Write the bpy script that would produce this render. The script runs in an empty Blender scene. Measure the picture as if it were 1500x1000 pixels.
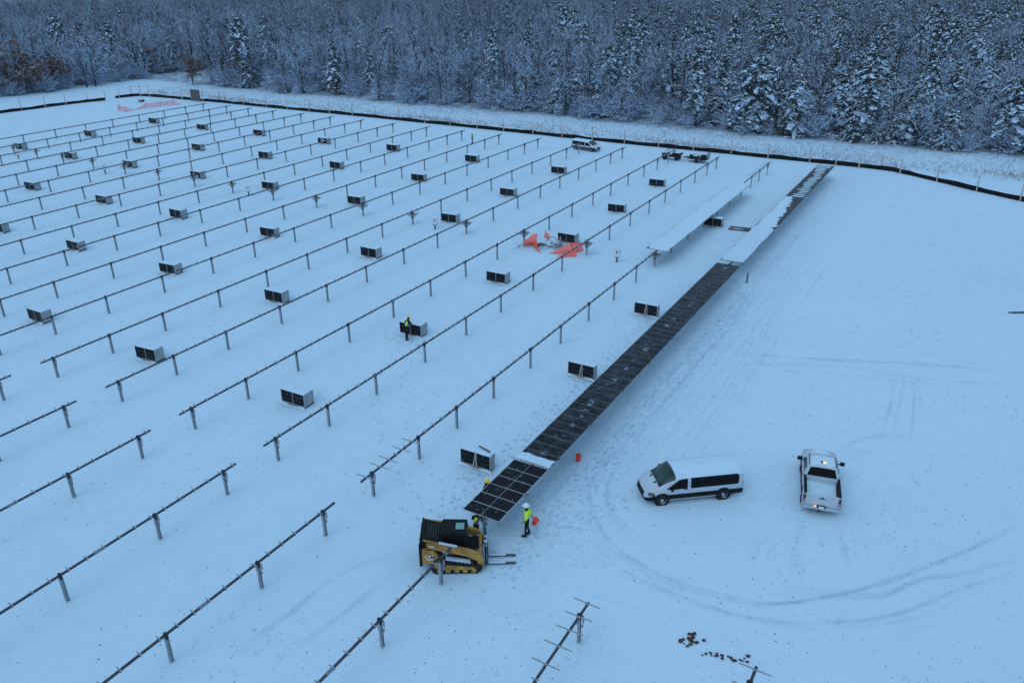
import bpy, math, random
import numpy as np
from mathutils import Matrix, Vector
R = math.radians
rng = random.Random(11)
nrg = np.random.default_rng(5)
scene = bpy.context.scene
COL = scene.collection

# ------------------------------------------------------------------ camera
CAM_H, PITCH, ROLL, FPX = 27.102, 0.438896, -0.0082036, 1174.94
cam_data = bpy.data.cameras.new('camera')
cam_data.sensor_width = 36.0
cam_data.lens = 36.0 * FPX / 1500.0
cam_data.clip_start, cam_data.clip_end = 0.5, 6000.0
cam = bpy.data.objects.new('camera', cam_data)
COL.objects.link(cam)
cam.matrix_world = Matrix.Translation((0, 0, CAM_H)) @ Matrix.Rotation(math.pi / 2 - PITCH, 4, 'X') @ Matrix.Rotation(ROLL, 4, 'Z')
scene.camera = cam

# ------------------------------------------------------------------ light
SUN_EL, SUN_ROT = R(9), R(215)
world = bpy.data.worlds.new('World')
scene.world = world
world.use_nodes = True
wn, wl = world.node_tree.nodes, world.node_tree.links
wn.clear()
w_out = wn.new('ShaderNodeOutputWorld')
w_bg = wn.new('ShaderNodeBackground')
w_sky = wn.new('ShaderNodeTexSky')
w_sky.sky_type = 'NISHITA'
w_sky.sun_disc = False
w_sky.sun_elevation, w_sky.sun_rotation = SUN_EL, SUN_ROT
w_sky.air_density, w_sky.dust_density, w_sky.ozone_density = 1.0, 0.6, 3.0
w_mix = wn.new('ShaderNodeMix')           # thick even cloud in front of the clear sky
w_mix.data_type = 'RGBA'
w_mix.inputs['Factor'].default_value = 0.85
w_mix.inputs[7].default_value = (3.45, 5.5, 7.9, 1)
wl.new(w_sky.outputs[0], w_mix.inputs[6])
wl.new(w_mix.outputs[2], w_bg.inputs[0])
w_bg.inputs[1].default_value = 0.1
wl.new(w_bg.outputs[0], w_out.inputs[0])
sun_data = bpy.data.lights.new('sun', 'SUN')
sun_data.energy, sun_data.angle, sun_data.color = 0.5, R(40), (0.9, 0.95, 1.0)
sun = bpy.data.objects.new('sun', sun_data)
COL.objects.link(sun)
_sd = Vector((math.sin(SUN_ROT) * math.cos(R(50)), math.cos(SUN_ROT) * math.cos(R(50)), math.sin(R(50))))
sun.rotation_euler = _sd.to_track_quat('Z', 'Y').to_euler()
scene.view_settings.view_transform = 'Standard'
scene.view_settings.look = 'None'
scene.view_settings.exposure = 0.15
scene.view_settings.gamma = 1.0
scene.cycles.max_bounces = 5
scene.cycles.diffuse_bounces = 3
scene.cycles.glossy_bounces = 2
scene.cycles.transparent_max_bounces = 32
scene.cycles.use_denoising = True

# ------------------------------------------------------------------ site frame
YAW = 0.530792
SD, CD = math.sin(YAW), math.cos(YAW)
V0, PP = -18.317, 7.377
def W(u, v, z=0.0):
    return Vector((u * SD + v * CD, u * CD - v * SD, z))
def UV(x, y):
    return x * SD + y * CD, x * CD - y * SD
def at(px, py, z=0.0):
    """ground point that a spot of the photograph stands on (used to lay out the site plan)"""
    d = cam.matrix_world.to_3x3() @ Vector(((px - 750) / FPX, -(py - 500) / FPX, -1))
    t = (z - CAM_H) / d.z
    return Vector((d.x * t, d.y * t, z))

_CINV = cam.matrix_world.inverted()
def project(p):
    c = _CINV @ Vector(p)
    return Vector((750 + FPX * c.x / -c.z, 500 - FPX * c.y / -c.z, 0))
# ------------------------------------------------------------------ materials
MATS = {}
def nodes_of(name):
    m = bpy.data.materials.new(name)
    m.use_nodes = True
    nt = m.node_tree
    b = nt.nodes['Principled BSDF']
    MATS[name] = m
    return m, nt, b
def N(nt, typ, **kw):
    n = nt.nodes.new(typ)
    for k, v in kw.items():
        setattr(n, k, v)
    return n
def ramp(nt, fac, stops, interp='LINEAR'):
    r = nt.nodes.new('ShaderNodeValToRGB')
    r.color_ramp.interpolation = interp
    el = r.color_ramp.elements
    while len(el) < len(stops):
        el.new(0.5)
    for e, (p, c) in zip(el, stops):
        e.position = p
        e.color = c if len(c) == 4 else (*c, 1)
    nt.links.new(fac, r.inputs[0])
    return r.outputs[0]
def noise(nt, scale, detail=3, rough=0.55, coord=None, dist=0.0):
    n = nt.nodes.new('ShaderNodeTexNoise')
    n.inputs['Scale'].default_value = scale
    n.inputs['Detail'].default_value = detail
    n.inputs['Roughness'].default_value = rough
    n.inputs['Distortion'].default_value = dist
    if coord is not None:
        nt.links.new(coord, n.inputs['Vector'])
    return n.outputs['Fac']
def mixc(nt, fac, a, b):
    m = nt.nodes.new('ShaderNodeMix')
    m.data_type = 'RGBA'
    for s, i in ((fac, 0), (a, 6), (b, 7)):
        if hasattr(s, 'is_output') or isinstance(s, bpy.types.NodeSocket):
            nt.links.new(s, m.inputs[i])
        else:
            m.inputs[i].default_value = s if i == 0 else (*s, 1)
    return m.outputs[2]
def mth(nt, op, a, b=None, c=None):
    m = nt.nodes.new('ShaderNodeMath')
    m.operation = op
    for i, s in enumerate((a, b, c)):
        if s is None:
            continue
        if isinstance(s, bpy.types.NodeSocket):
            nt.links.new(s, m.inputs[i])
        else:
            m.inputs[i].default_value = s
    return m.outputs[0]
def sstep(nt, val, lo, hi):
    m = nt.nodes.new('ShaderNodeMapRange')
    m.interpolation_type = 'SMOOTHSTEP'
    nt.links.new(val, m.inputs[0])
    m.inputs[1].default_value, m.inputs[2].default_value = lo, hi
    return m.outputs[0]
def bump(nt, b, h, strength, dist=0.02):
    n = nt.nodes.new('ShaderNodeBump')
    n.inputs['Strength'].default_value = strength
    n.inputs['Distance'].default_value = dist
    nt.links.new(h, n.inputs['Height'])
    nt.links.new(n.outputs[0], b.inputs['Normal'])
    return n
def geo_pos(nt):
    return N(nt, 'ShaderNodeNewGeometry').outputs['Position']
def obj_co(nt):
    return N(nt, 'ShaderNodeTexCoord').outputs['Object']

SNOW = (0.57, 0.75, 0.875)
def plain(name, col, rough=0.6, metal=0.0, var=0.18, scale=6.0, spec=0.5, bmp=0.0):
    m, nt, b = nodes_of(name)
    f = noise(nt, scale, 4, 0.6, obj_co(nt))
    lo = tuple(c * (1 - var) for c in col)
    hi = tuple(min(1, c * (1 + var)) for c in col)
    nt.links.new(ramp(nt, f, [(0.3, lo), (0.7, hi)]), b.inputs['Base Color'])
    b.inputs['Roughness'].default_value = rough
    b.inputs['Metallic'].default_value = metal
    b.inputs['Specular IOR Level'].default_value = spec
    if bmp:
        bump(nt, b, noise(nt, scale * 4, 4, 0.6, obj_co(nt)), bmp)
    return m
def snowy(name, col, rough=0.7, lo=0.25, hi=0.6, amount=0.5, nscale=1.2, var=0.25):
    """a thing whose upward faces carry settled snow"""
    m, nt, b = nodes_of(name)
    pos = geo_pos(nt)
    nz = N(nt, 'ShaderNodeSeparateXYZ')
    nt.links.new(N(nt, 'ShaderNodeNewGeometry').outputs['Normal'], nz.inputs[0])
    up = sstep(nt, nz.outputs[2], lo, hi)
    patch = sstep(nt, noise(nt, nscale, 3, 0.6, pos), 0.62 - amount * 0.35, 0.70 - amount * 0.35)
    f = mth(nt, 'MULTIPLY', up, patch)
    g = noise(nt, 3.0, 3, 0.6, pos)
    base = ramp(nt, g, [(0.3, tuple(c * (1 - var) for c in col)), (0.7, tuple(c * (1 + var) for c in col))])
    nt.links.new(mixc(nt, f, base, SNOW), b.inputs['Base Color'])
    b.inputs['Roughness'].default_value = rough
    b.inputs['Specular IOR Level'].default_value = 0.25
    return m

def mat_ground():
    m, nt, b = nodes_of('snow_ground')
    pos = geo_pos(nt)
    sep = N(nt, 'ShaderNodeSeparateXYZ')
    nt.links.new(pos, sep.inputs[0])
    X, Y = sep.outputs[0], sep.outputs[1]
    u = mth(nt, 'ADD', mth(nt, 'MULTIPLY', X, SD), mth(nt, 'MULTIPLY', Y, CD))
    v = mth(nt, 'SUBTRACT', mth(nt, 'MULTIPLY', X, CD), mth(nt, 'MULTIPLY', Y, SD))
    big = noise(nt, 0.05, 4, 0.55, pos)
    mid = noise(nt, 0.55, 4, 0.6, pos)
    fine = noise(nt, 4.0, 4, 0.65, pos)
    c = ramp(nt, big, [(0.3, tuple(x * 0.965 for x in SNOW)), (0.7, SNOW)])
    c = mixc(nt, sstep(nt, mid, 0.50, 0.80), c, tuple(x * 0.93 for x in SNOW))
    c = mixc(nt, mth(nt, 'MULTIPLY', sstep(nt, noise(nt, 1.3, 7, 0.75, pos), 0.50, 0.72), 0.55), c, tuple(x * 0.90 for x in SNOW))
    # trodden strip each side of the panelled row, work lane and far strip by the fence
    dv = mth(nt, 'ABSOLUTE', mth(nt, 'ADD', v, 17.3))
    lane = mth(nt, 'SUBTRACT', 1.0, sstep(nt, dv, 2.0, 6.5))
    lane = mth(nt, 'MULTIPLY', lane, sstep(nt, u, 22, 30))
    churn = mth(nt, 'MULTIPLY', lane, sstep(nt, noise(nt, 2.4, 5, 0.7, pos), 0.42, 0.62))
    c = mixc(nt, mth(nt, 'MULTIPLY', churn, 0.32), c, (0.40, 0.53, 0.70))
    # bits of straw, earth and fallen leaf lying on the snow
    dens = noise(nt, 0.14, 3, 0.6, pos)
    mp = N(nt, 'ShaderNodeMapping')
    mp.inputs['Scale'].default_value = (1.0, 1.0, 0.0)
    nt.links.new(pos, mp.inputs[0])
    for sc, size, lo, hi, col in ((2.6, 0.15, 0.42, 0.62, (0.12, 0.035, 0.035)), (5.0, 0.17, 0.42, 0.60, (0.07, 0.065, 0.07))):
        vo = N(nt, 'ShaderNodeTexVoronoi', feature='F1')
        vo.inputs['Scale'].default_value = sc
        nt.links.new(mp.outputs[0], vo.inputs['Vector'])
        spot = mth(nt, 'SUBTRACT', 1.0, sstep(nt, vo.outputs['Distance'], size * 0.5, size))
        sepc = N(nt, 'ShaderNodeSeparateColor')
        nt.links.new(vo.outputs['Color'], sepc.inputs[0])
        d = sstep(nt, mth(nt, 'ADD', dens, mth(nt, 'MULTIPLY', lane, 0.15)), lo, hi)
        keep = mth(nt, 'LESS_THAN', sepc.outputs[0], mth(nt, 'ADD', 0.03, mth(nt, 'MULTIPLY', d, 0.60)))
        f = mth(nt, 'MULTIPLY', mth(nt, 'MULTIPLY', spot, keep), mth(nt, 'ADD', 0.35, mth(nt, 'MULTIPLY', sepc.outputs[1], 0.65)))
        c = mixc(nt, f, c, col)
    # forest floor and the rough grass verge, where stubble shows through the snow
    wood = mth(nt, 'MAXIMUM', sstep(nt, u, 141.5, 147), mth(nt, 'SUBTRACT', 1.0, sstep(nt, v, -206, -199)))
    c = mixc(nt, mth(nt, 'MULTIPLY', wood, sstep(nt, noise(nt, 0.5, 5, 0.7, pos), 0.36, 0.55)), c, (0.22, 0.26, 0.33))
    verge = mth(nt, 'MULTIPLY', sstep(nt, u, 126.5, 130), sstep(nt, v, -175, -165))
    c = mixc(nt, mth(nt, 'MULTIPLY', mth(nt, 'MULTIPLY', verge, 0.42), sstep(nt, noise(nt, 1.1, 5, 0.75, pos), 0.45, 0.7)), c, (0.36, 0.38, 0.52))
    nt.links.new(c, b.inputs['Base Color'])
    b.inputs['Roughness'].default_value = 0.75
    b.inputs['Specular IOR Level'].default_value = 0.2
    h = mth(nt, 'ADD', mth(nt, 'MULTIPLY', mid, 0.6), mth(nt, 'MULTIPLY', fine, 0.25))
    h = mth(nt, 'ADD', h, mth(nt, 'MULTIPLY', lane, mth(nt, 'MULTIPLY', noise(nt, 2.0, 5, 0.7, pos), 0.9)))
    bump(nt, b, h, 0.55, 0.12)
    return m

def mat_module():
    m, nt, b = nodes_of('module_glass')
    oc = obj_co(nt)
    oi = N(nt, 'ShaderNodeObjectInfo')
    br = N(nt, 'ShaderNodeTexBrick')
    br.offset = 0.0
    br.inputs['Scale'].default_value = 1.0
    br.inputs['Brick Width'].default_value = 0.18
    br.inputs['Row Height'].default_value = 0.146
    br.inputs['Mortar Size'].default_value = 0.003
    br.inputs['Color1'].default_value = (0.006, 0.007, 0.010, 1)
    br.inputs['Color2'].default_value = (0.009, 0.010, 0.013, 1)
    br.inputs['Mortar'].default_value = (0.03, 0.032, 0.038, 1)
    nt.links.new(oc, br.inputs[0])
    pos = geo_pos(nt)
    # light dusting of snow that has blown back on to the swept glass
    d = noise(nt, 1.3, 5, 0.7, pos)
    f = mth(nt, 'MULTIPLY', sstep(nt, d, 0.36, 0.75), 0.065)
    sepx = N(nt, 'ShaderNodeSeparateXYZ')
    nt.links.new(oc, sepx.inputs[0])
    ridge = mth(nt, 'SUBTRACT', 1.0, sstep(nt, mth(nt, 'ABSOLUTE', sepx.outputs[0]), 0.0, 0.45))
    f2 = mth(nt, 'MULTIPLY', mth(nt, 'MULTIPLY', ridge, sstep(nt, noise(nt, 1.7, 4, 0.7, pos), 0.54, 0.72)), 0.6)
    f = mth(nt, 'MULTIPLY', mth(nt, 'MAXIMUM', f, f2), oi.outputs['Alpha'])
    sp = N(nt, 'ShaderNodeTexVoronoi')
    sp.inputs['Scale'].default_value = 3.2
    nt.links.new(pos, sp.inputs['Vector'])
    flecks = mth(nt, 'MULTIPLY', mth(nt, 'LESS_THAN', sp.outputs['Distance'], 0.10), 0.55)
    f = mth(nt, 'MAXIMUM', f, flecks)
    nt.links.new(mixc(nt, f, br.outputs[0], SNOW), b.inputs['Base Color'])
    b.inputs['Roughness'].default_value = 0.35
    b.inputs['Specular IOR Level'].default_value = 0.06
    return m

def mat_net(name, col, see=0.35):
    m, nt, b = nodes_of(name)
    b.inputs['Base Color'].default_value = (*col, 1)
    b.inputs['Roughness'].default_value = 0.6
    tr = N(nt, 'ShaderNodeBsdfTransparent')
    mx = N(nt, 'ShaderNodeMixShader')
    mp = N(nt, 'ShaderNodeMapping')
    nt.links.new(N(nt, 'ShaderNodeTexCoord').outputs['UV'], mp.inputs[0])
    hole = noise(nt, 14.0, 2, 0.5, geo_pos(nt))
    f = mth(nt, 'MULTIPLY', sstep(nt, hole, 0.2, 0.7), see)
    nt.links.new(f, mx.inputs[0])
    nt.links.new(b.outputs[0], mx.inputs[1])
    nt.links.new(tr.outputs[0], mx.inputs[2])
    nt.links.new(mx.outputs[0], nt.nodes['Material Output'].inputs[0])
    return m

def mat_glow(name, col, strength):
    m, nt, b = nodes_of(name)
    b.inputs['Base Color'].default_value = (*col, 1)
    b.inputs['Emission Color'].default_value = (*col, 1)
    b.inputs['Emission Strength'].default_value = strength
    return m

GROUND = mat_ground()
MODULE = mat_module()
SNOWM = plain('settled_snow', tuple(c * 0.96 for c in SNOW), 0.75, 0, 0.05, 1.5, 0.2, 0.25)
GALV = plain('galvanised_steel', (0.30, 0.33, 0.36), 0.5, 0.2, 0.2, 3.0, 0.4)
TUBE = plain('torque_tube_steel', (0.050, 0.050, 0.062), 0.5, 0.15, 0.25, 2.0, 0.4)
SLEEVE = plain('bright_zinc', (0.55, 0.6, 0.65), 0.5, 0.1)
DARKST = plain('dark_steel', (0.022, 0.022, 0.026), 0.5, 0.2)
ALU = plain('module_frame', (0.42, 0.45, 0.5), 0.45, 0.2, 0.1)
PACK = plain('packed_module_edges', (0.36, 0.40, 0.42), 0.6, 0, 0.22, 3.0)
WOOD = plain('pallet_wood', (0.24, 0.18, 0.11), 0.85, 0, 0.3, 8.0)
POSTW = plain('weathered_post_wood', (0.46, 0.40, 0.37), 0.85, 0, 0.3, 5.0)
DARKW = plain('dark_post_wood', (0.10, 0.08, 0.07), 0.85, 0, 0.3, 5.0)
SILT = plain('black_silt_fabric', (0.008, 0.008, 0.009), 0.9, 0, 0.3, 2.0, 0.1)
NETR = mat_net('orange_barrier_mesh', (1.0, 0.11, 0.045), 0.28)
NETP = mat_net('pink_barrier_mesh', (1.0, 0.22, 0.24), 0.75)
RUBBER = plain('rubber', (0.012, 0.012, 0.013), 0.8, 0, 0.3, 8.0, 0.3)
BLACKP = plain('black_plastic', (0.008, 0.008, 0.009), 0.6, 0, 0.25, 5.0, 0.15)
WHITEP = plain('white_vehicle_paint', (0.47, 0.55, 0.62), 0.35, 0, 0.06, 2.0, 0.4)
GLASS = plain('tinted_glass', (0.005, 0.006, 0.007), 0.12, 0, 0.2, 2.0, 0.10)
WSCREEN = plain('windscreen_glass', (0.02, 0.045, 0.042), 0.08, 0, 0.9, 2.2, 0.3)
CHROME = plain('chrome', (0.6, 0.63, 0.66), 0.2, 0.8, 0.08)
YELLOW = plain('machine_yellow', (0.38, 0.205, 0.042), 0.6, 0, 0.45, 2.5)
REDLENS = plain('red_lens', (0.10, 0.006, 0.006), 0.25)
AMBER = mat_glow('amber_lamp', (1.0, 0.35, 0.02), 3.0)
ORANGEP = plain('orange_plastic', (0.85, 0.06, 0.02), 0.5, 0, 0.1)
HIVIS = plain('hi_vis_cloth', (0.62, 0.95, 0.03), 0.8, 0, 0.12, 9.0)
DARKC = plain('dark_cloth', (0.014, 0.014, 0.018), 0.9, 0, 0.3, 9.0, 0.2)
SKIN = plain('skin', (0.42, 0.22, 0.15), 0.6)
HAIR = plain('dark_hair', (0.02, 0.015, 0.012), 0.7)
HATY = plain('yellow_helmet', (0.9, 0.62, 0.02), 0.4, 0, 0.05)
HATW = plain('white_helmet', (0.78, 0.8, 0.82), 0.4, 0, 0.05)
BARK = snowy('snow_dusted_bark', (0.014, 0.013, 0.020), 0.85, 0.0, 0.5, 0.5, 1.4)
BARKC = snowy('snow_dusted_twigs', (0.036, 0.033, 0.050), 0.85, 0.2, 0.7, 0.4, 0.8)
NEEDLE = snowy('snow_laden_needles', (0.020, 0.032, 0.030), 0.8, 0.25, 0.75, 0.7, 1.1)
RUSSET = snowy('russet_dry_leaves', (0.16, 0.060, 0.030), 0.85, 0.3, 0.8, 0.35, 1.0)
TSNOW = plain('branch_snow', (0.58, 0.74, 1.0), 0.8, 0, 0.06, 1.0, 0.2)
STRAW = snowy('dry_straw', (0.16, 0.11, 0.085), 0.9, 0.6, 0.9, 0.2, 1.0)
GREYBOX = plain('pale_enclosure', (0.62, 0.66, 0.70), 0.5, 0, 0.08)
SIGNG = snowy('dark_gate_boards', (0.10, 0.10, 0.11), 0.8, 0.2, 0.6, 0.5, 3.0)
EARTH = plain('turned_earth', (0.075, 0.045, 0.034), 0.95, 0, 0.4, 6.0, 0.2)
WHITEL = plain('white_decal', (0.75, 0.77, 0.78), 0.5, 0, 0.05)
REDL = plain('red_decal', (0.45, 0.03, 0.05), 0.5, 0, 0.05)

# ------------------------------------------------------------------ mesh helper
class MB:
    def __init__(s):
        s.v, s.f, s.m = [], [], []
    def add(s, verts, faces, mi=0):
        o = len(s.v)
        s.v += [tuple(p) for p in verts]
        s.f += [tuple(i + o for i in f) for f in faces]
        s.m += [mi] * len(faces)
        return s
    def box(s, c, d, mi=0, rot=None, taper=1.0, tz=1.0):
        hx, hy, hz = d[0] / 2, d[1] / 2, d[2] / 2
        P = [Vector((sx * hx * (taper if sz > 0 else 1), sy * hy * (tz if sz > 0 else 1), sz * hz)) for sz in (-1, 1) for sx, sy in ((-1, -1), (1, -1), (1, 1), (-1, 1))]
        if rot is not None:
            P = [rot @ p for p in P]
        P = [p + Vector(c) for p in P]
        return s.add(P, [(3, 2, 1, 0), (4, 5, 6, 7), (0, 1, 5, 4), (1, 2, 6, 5), (2, 3, 7, 6), (3, 0, 4, 7)], mi)
    def tube(s, pts, r, n=6, mi=0, cap=True):
        pts = [Vector(p) for p in pts]
        rr = r if hasattr(r, '__len__') else [r] * len(pts)
        rings = []
        prev = None
        for i, p in enumerate(pts):
            t = (pts[min(i + 1, len(pts) - 1)] - pts[max(i - 1, 0)]).normalized()
            a = prev if prev is not None else (Vector((0, 0, 1)) if abs(t.z) < 0.9 else Vector((1, 0, 0)))
            x = (a - t * a.dot(t)).normalized()
            prev = x
            y = t.cross(x)
            rings.append([p + (x * math.cos(2 * math.pi * k / n) + y * math.sin(2 * math.pi * k / n)) * rr[i] for k in range(n)])
        V = [q for ring in rings for q in ring]
        F = []
        for i in range(len(pts) - 1):
            for k in range(n):
                a, b = i * n + k, i * n + (k + 1) % n
                F.append((a, b, b + n, a + n))
        if cap:
            F.append(tuple(range(n - 1, -1, -1)))
            F.append(tuple((len(pts) - 1) * n + k for k in range(n)))
        return s.add(V, F, mi)
    def lathe(s, prof, n=12, c=(0, 0, 0), axis='Z', mi=0):
        V, F = [], []
        for r, h in prof:
            for k in range(n):
                a = 2 * math.pi * k / n
                p = (r * math.cos(a), r * math.sin(a), h)
                if axis == 'Y':
                    p = (p[0], p[2], p[1])
                elif axis == 'X':
                    p = (p[2], p[0], p[1])
                V.append((p[0] + c[0], p[1] + c[1], p[2] + c[2]))
        for i in range(len(prof) - 1):
            for k in range(n):
                a, b = i * n + k, i * n + (k + 1) % n
                F.append((a, b, b + n, a + n))
        F.append(tuple(range(n - 1, -1, -1)))
        F.append(tuple((len(prof) - 1) * n + k for k in range(n)))
        return s.add(V, F, mi)
    def prism(s, poly, y0, y1, mi=0):
        """polygon in x,z pushed out along y"""
        n = len(poly)
        V = [(x, y0, z) for x, z in poly] + [(x, y1, z) for x, z in poly]
        F = [tuple(range(n)), tuple(range(2 * n - 1, n - 1, -1))] + [(i, i + n, (i + 1) % n + n, (i + 1) % n) for i in range(n)]
        return s.add(V, F, mi)
    def grid(s, P, mi=0, flip=False):
        """P[i][j] points"""
        a, b = len(P), len(P[0])
        V = [q for row in P for q in row]
        F = []
        for i in range(a - 1):
            for j in range(b - 1):
                q = (i * b + j, i * b + j + 1, (i + 1) * b + j + 1, (i + 1) * b + j)
                F.append(q[::-1] if flip else q)
        return s.add(V, F, mi)
    def mesh(s, name, mats, smooth=False, ang=40):
        me = bpy.data.meshes.new(name)
        me.from_pydata(s.v, [], s.f)
        for m in (mats if isinstance(mats, (list, tuple)) else [mats]):
            me.materials.append(m)
        if any(s.m):
            me.polygons.foreach_set('material_index', s.m)
        if smooth:
            me.polygons.foreach_set('use_smooth', [True] * len(me.polygons))
            me.set_sharp_from_angle(angle=R(ang))
        me.update()
        return me
    def build(s, name, mats, parent=None, smooth=False, loc=(0, 0, 0), rz=0.0, ang=40):
        return obj(name, s.mesh(name, mats, smooth, ang), parent, loc, rz)
def obj(name, data, parent=None, loc=(0, 0, 0), rz=0.0):
    o = bpy.data.objects.new(name, data)
    COL.objects.link(o)
    o.parent = parent
    o.location = loc
    o.rotation_euler[2] = rz
    return o
def tag(o, label=None, cat=None, group=None, kind=None):
    if label: o['label'] = label
    if cat: o['category'] = cat
    if group: o['group'] = group
    if kind: o['kind'] = kind
    return o
def thing(name, label, cat, loc=(0, 0, 0), rz=0.0, group=None):
    o = obj(name, None, None, loc, rz)
    o.empty_display_size = 0.3
    return tag(o, label, cat, group)
ORD = ['', 'first', 'second', 'third', 'fourth', 'fifth', 'sixth', 'seventh', 'eighth', 'ninth', 'tenth', 'eleventh', 'twelfth', 'thirteenth', 'fourteenth', 'fifteenth', 'sixteenth', 'seventeenth', 'eighteenth', 'nineteenth', 'twentieth']
def ordw(n):
    if n <= 20: return ORD[n]
    t, k = divmod(n, 10)
    T = {2: 'twenty', 3: 'thirty', 4: 'forty'}[t]
    return T[:-1] + 'ieth' if k == 0 else T + '-' + ORD[k]

# ------------------------------------------------------------------ ground
def smooth_noise(x, y, s=1.0):
    return (np.sin(x * 0.21 * s + 1.3 * np.sin(y * 0.13 * s)) + np.sin(y * 0.27 * s + 0.9 * np.sin(x * 0.17 * s + 2)) + 0.6 * np.sin((x + y) * 0.43 * s + 1.1)) / 2.6
def build_ground():
    def axis(lo, hi, step, outer):
        a = list(np.arange(lo, hi, step))
        d, x, y = step, a[0], a[-1]
        L, H = [], []
        while x > -outer:
            d *= 1.35; x -= d; L.append(x)
        d = step
        while y < outer:
            d *= 1.35; y += d; H.append(y)
        return np.array(L[::-1] + a + H)
    xs, ys = axis(-140, 100, 1.0, 3000), axis(10, 260, 1.0, 3000)
    X, Y = np.meshgrid(xs, ys)
    U, V = X * SD + Y * CD, X * CD - Y * SD
    far = np.clip((U - 128) / 15, 0, 1)
    Z = 0.025 * smooth_noise(X, Y, 2.2) + 0.02 * smooth_noise(Y, X, 5.1) + far * 0.15 * smooth_noise(X, Y, 1.2)
    Z -= 0.02
    n, m = X.shape
    verts = np.stack([X, Y, Z], -1).reshape(-1, 3)
    i = np.arange((n - 1) * (m - 1))
    r, c = i // (m - 1), i % (m - 1)
    q = r * m + c
    faces = np.stack([q, q + 1, q + m + 1, q + m], -1)
    me = bpy.data.meshes.new('snow_ground')
    me.from_pydata(verts.tolist(), [], faces.tolist())
    me.materials.append(GROUND)
    me.polygons.foreach_set('use_smooth', [True] * len(me.polygons))
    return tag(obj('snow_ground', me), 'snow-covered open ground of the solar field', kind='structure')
ground = build_ground()

def catmull(P, step=0.35):
    P = [Vector(p) for p in P]
    P = [P[0] * 2 - P[1]] + P + [P[-1] * 2 - P[-2]]
    out = []
    for i in range(1, len(P) - 2):
        n = max(2, int((P[i + 1] - P[i]).length / step))
        for k in range(n):
            t = k / n
            out.append(0.5 * ((2 * P[i]) + (P[i + 1] - P[i - 1]) * t + (2 * P[i - 1] - 5 * P[i] + 4 * P[i + 1] - P[i + 2]) * t * t + (3 * P[i] - P[i - 1] - 3 * P[i + 1] + P[i + 2]) * t ** 3))
    out.append(P[-2])
    return out
RUT_N = [0]
def mat_track():
    m, nt, b = nodes_of('packed_snow_track')
    uvn = N(nt, 'ShaderNodeUVMap')
    uvn.uv_map = 'across'
    sp = N(nt, 'ShaderNodeSeparateXYZ')
    nt.links.new(uvn.outputs[0], sp.inputs[0])
    x = mth(nt, 'ABSOLUTE', mth(nt, 'SUBTRACT', mth(nt, 'MULTIPLY', sp.outputs[0], 2.0), 1.0))
    soft = mth(nt, 'SUBTRACT', 1.0, sstep(nt, x, 0.25, 1.0))
    f = mth(nt, 'MULTIPLY', mth(nt, 'MULTIPLY', soft, sp.outputs[1]), mth(nt, 'ADD', 0.25, mth(nt, 'MULTIPLY', sstep(nt, noise(nt, 0.6, 5, 0.7, geo_pos(nt)), 0.35, 0.62), 0.75)))
    b.inputs['Base Color'].default_value = (*(c * q for c, q in zip(SNOW, (0.72, 0.78, 0.84))), 1)
    b.inputs['Roughness'].default_value = 0.8
    tr = N(nt, 'ShaderNodeBsdfTransparent')
    mx = N(nt, 'ShaderNodeMixShader')
    nt.links.new(f, mx.inputs[0])
    nt.links.new(tr.outputs[0], mx.inputs[1])
    nt.links.new(b.outputs[0], mx.inputs[2])
    nt.links.new(mx.outputs[0], nt.nodes['Material Output'].inputs[0])
    return m
TRACK = mat_track()
def ruts(px, w=0.15, depth=0.36):
    """one wheel rut: a soft-edged strip of packed snow"""
    RUT_N[0] += 1
    P = catmull([at(*p) for p in px], 0.6)
    rows, vs = [], []
    n = len(P)
    ww = w
    for i, p in enumerate(P):
        t = (P[min(i + 1, n - 1)] - P[max(i - 1, 0)])
        t.z = 0
        t.normalize()
        nrm = Vector((-t.y, t.x, 0))
        j = 0.05 * math.sin(i * 0.37 + RUT_N[0]) + rng.uniform(-0.02, 0.02)
        z = 0.034 + 0.0012 * RUT_N[0]
        rows.append([p + nrm * (o * ww + j) + Vector((0, 0, z)) for o in (-1, -0.35, 0.35, 1)])
        vs.append(depth * min(1.0, i / 8, (n - 1 - i) / 8) * (0.75 + 0.25 * math.sin(i * 0.21 + RUT_N[0] * 1.7)))
    mb = MB().grid(rows)
    me = mb.mesh('tyre_track', TRACK)
    uv = me.uv_layers.new(name='across')
    across = (0.0, 0.325, 0.675, 1.0)
    for lp in me.loops:
        uv.data[lp.index].uv = (across[lp.vertex_index % 4], vs[lp.vertex_index // 4])
    return obj('tyre_track', me, ground)
def ruts_set(px):
    ruts(px)
    for k in range(2):
        dx, dy = rng.uniform(-14, 14), rng.uniform(-9, 9)
        ruts([(x + dx + rng.uniform(-3, 3), y + dy + rng.uniform(-2, 2)) for x, y in px], 0.14, rng.uniform(0.12, 0.24))
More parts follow.
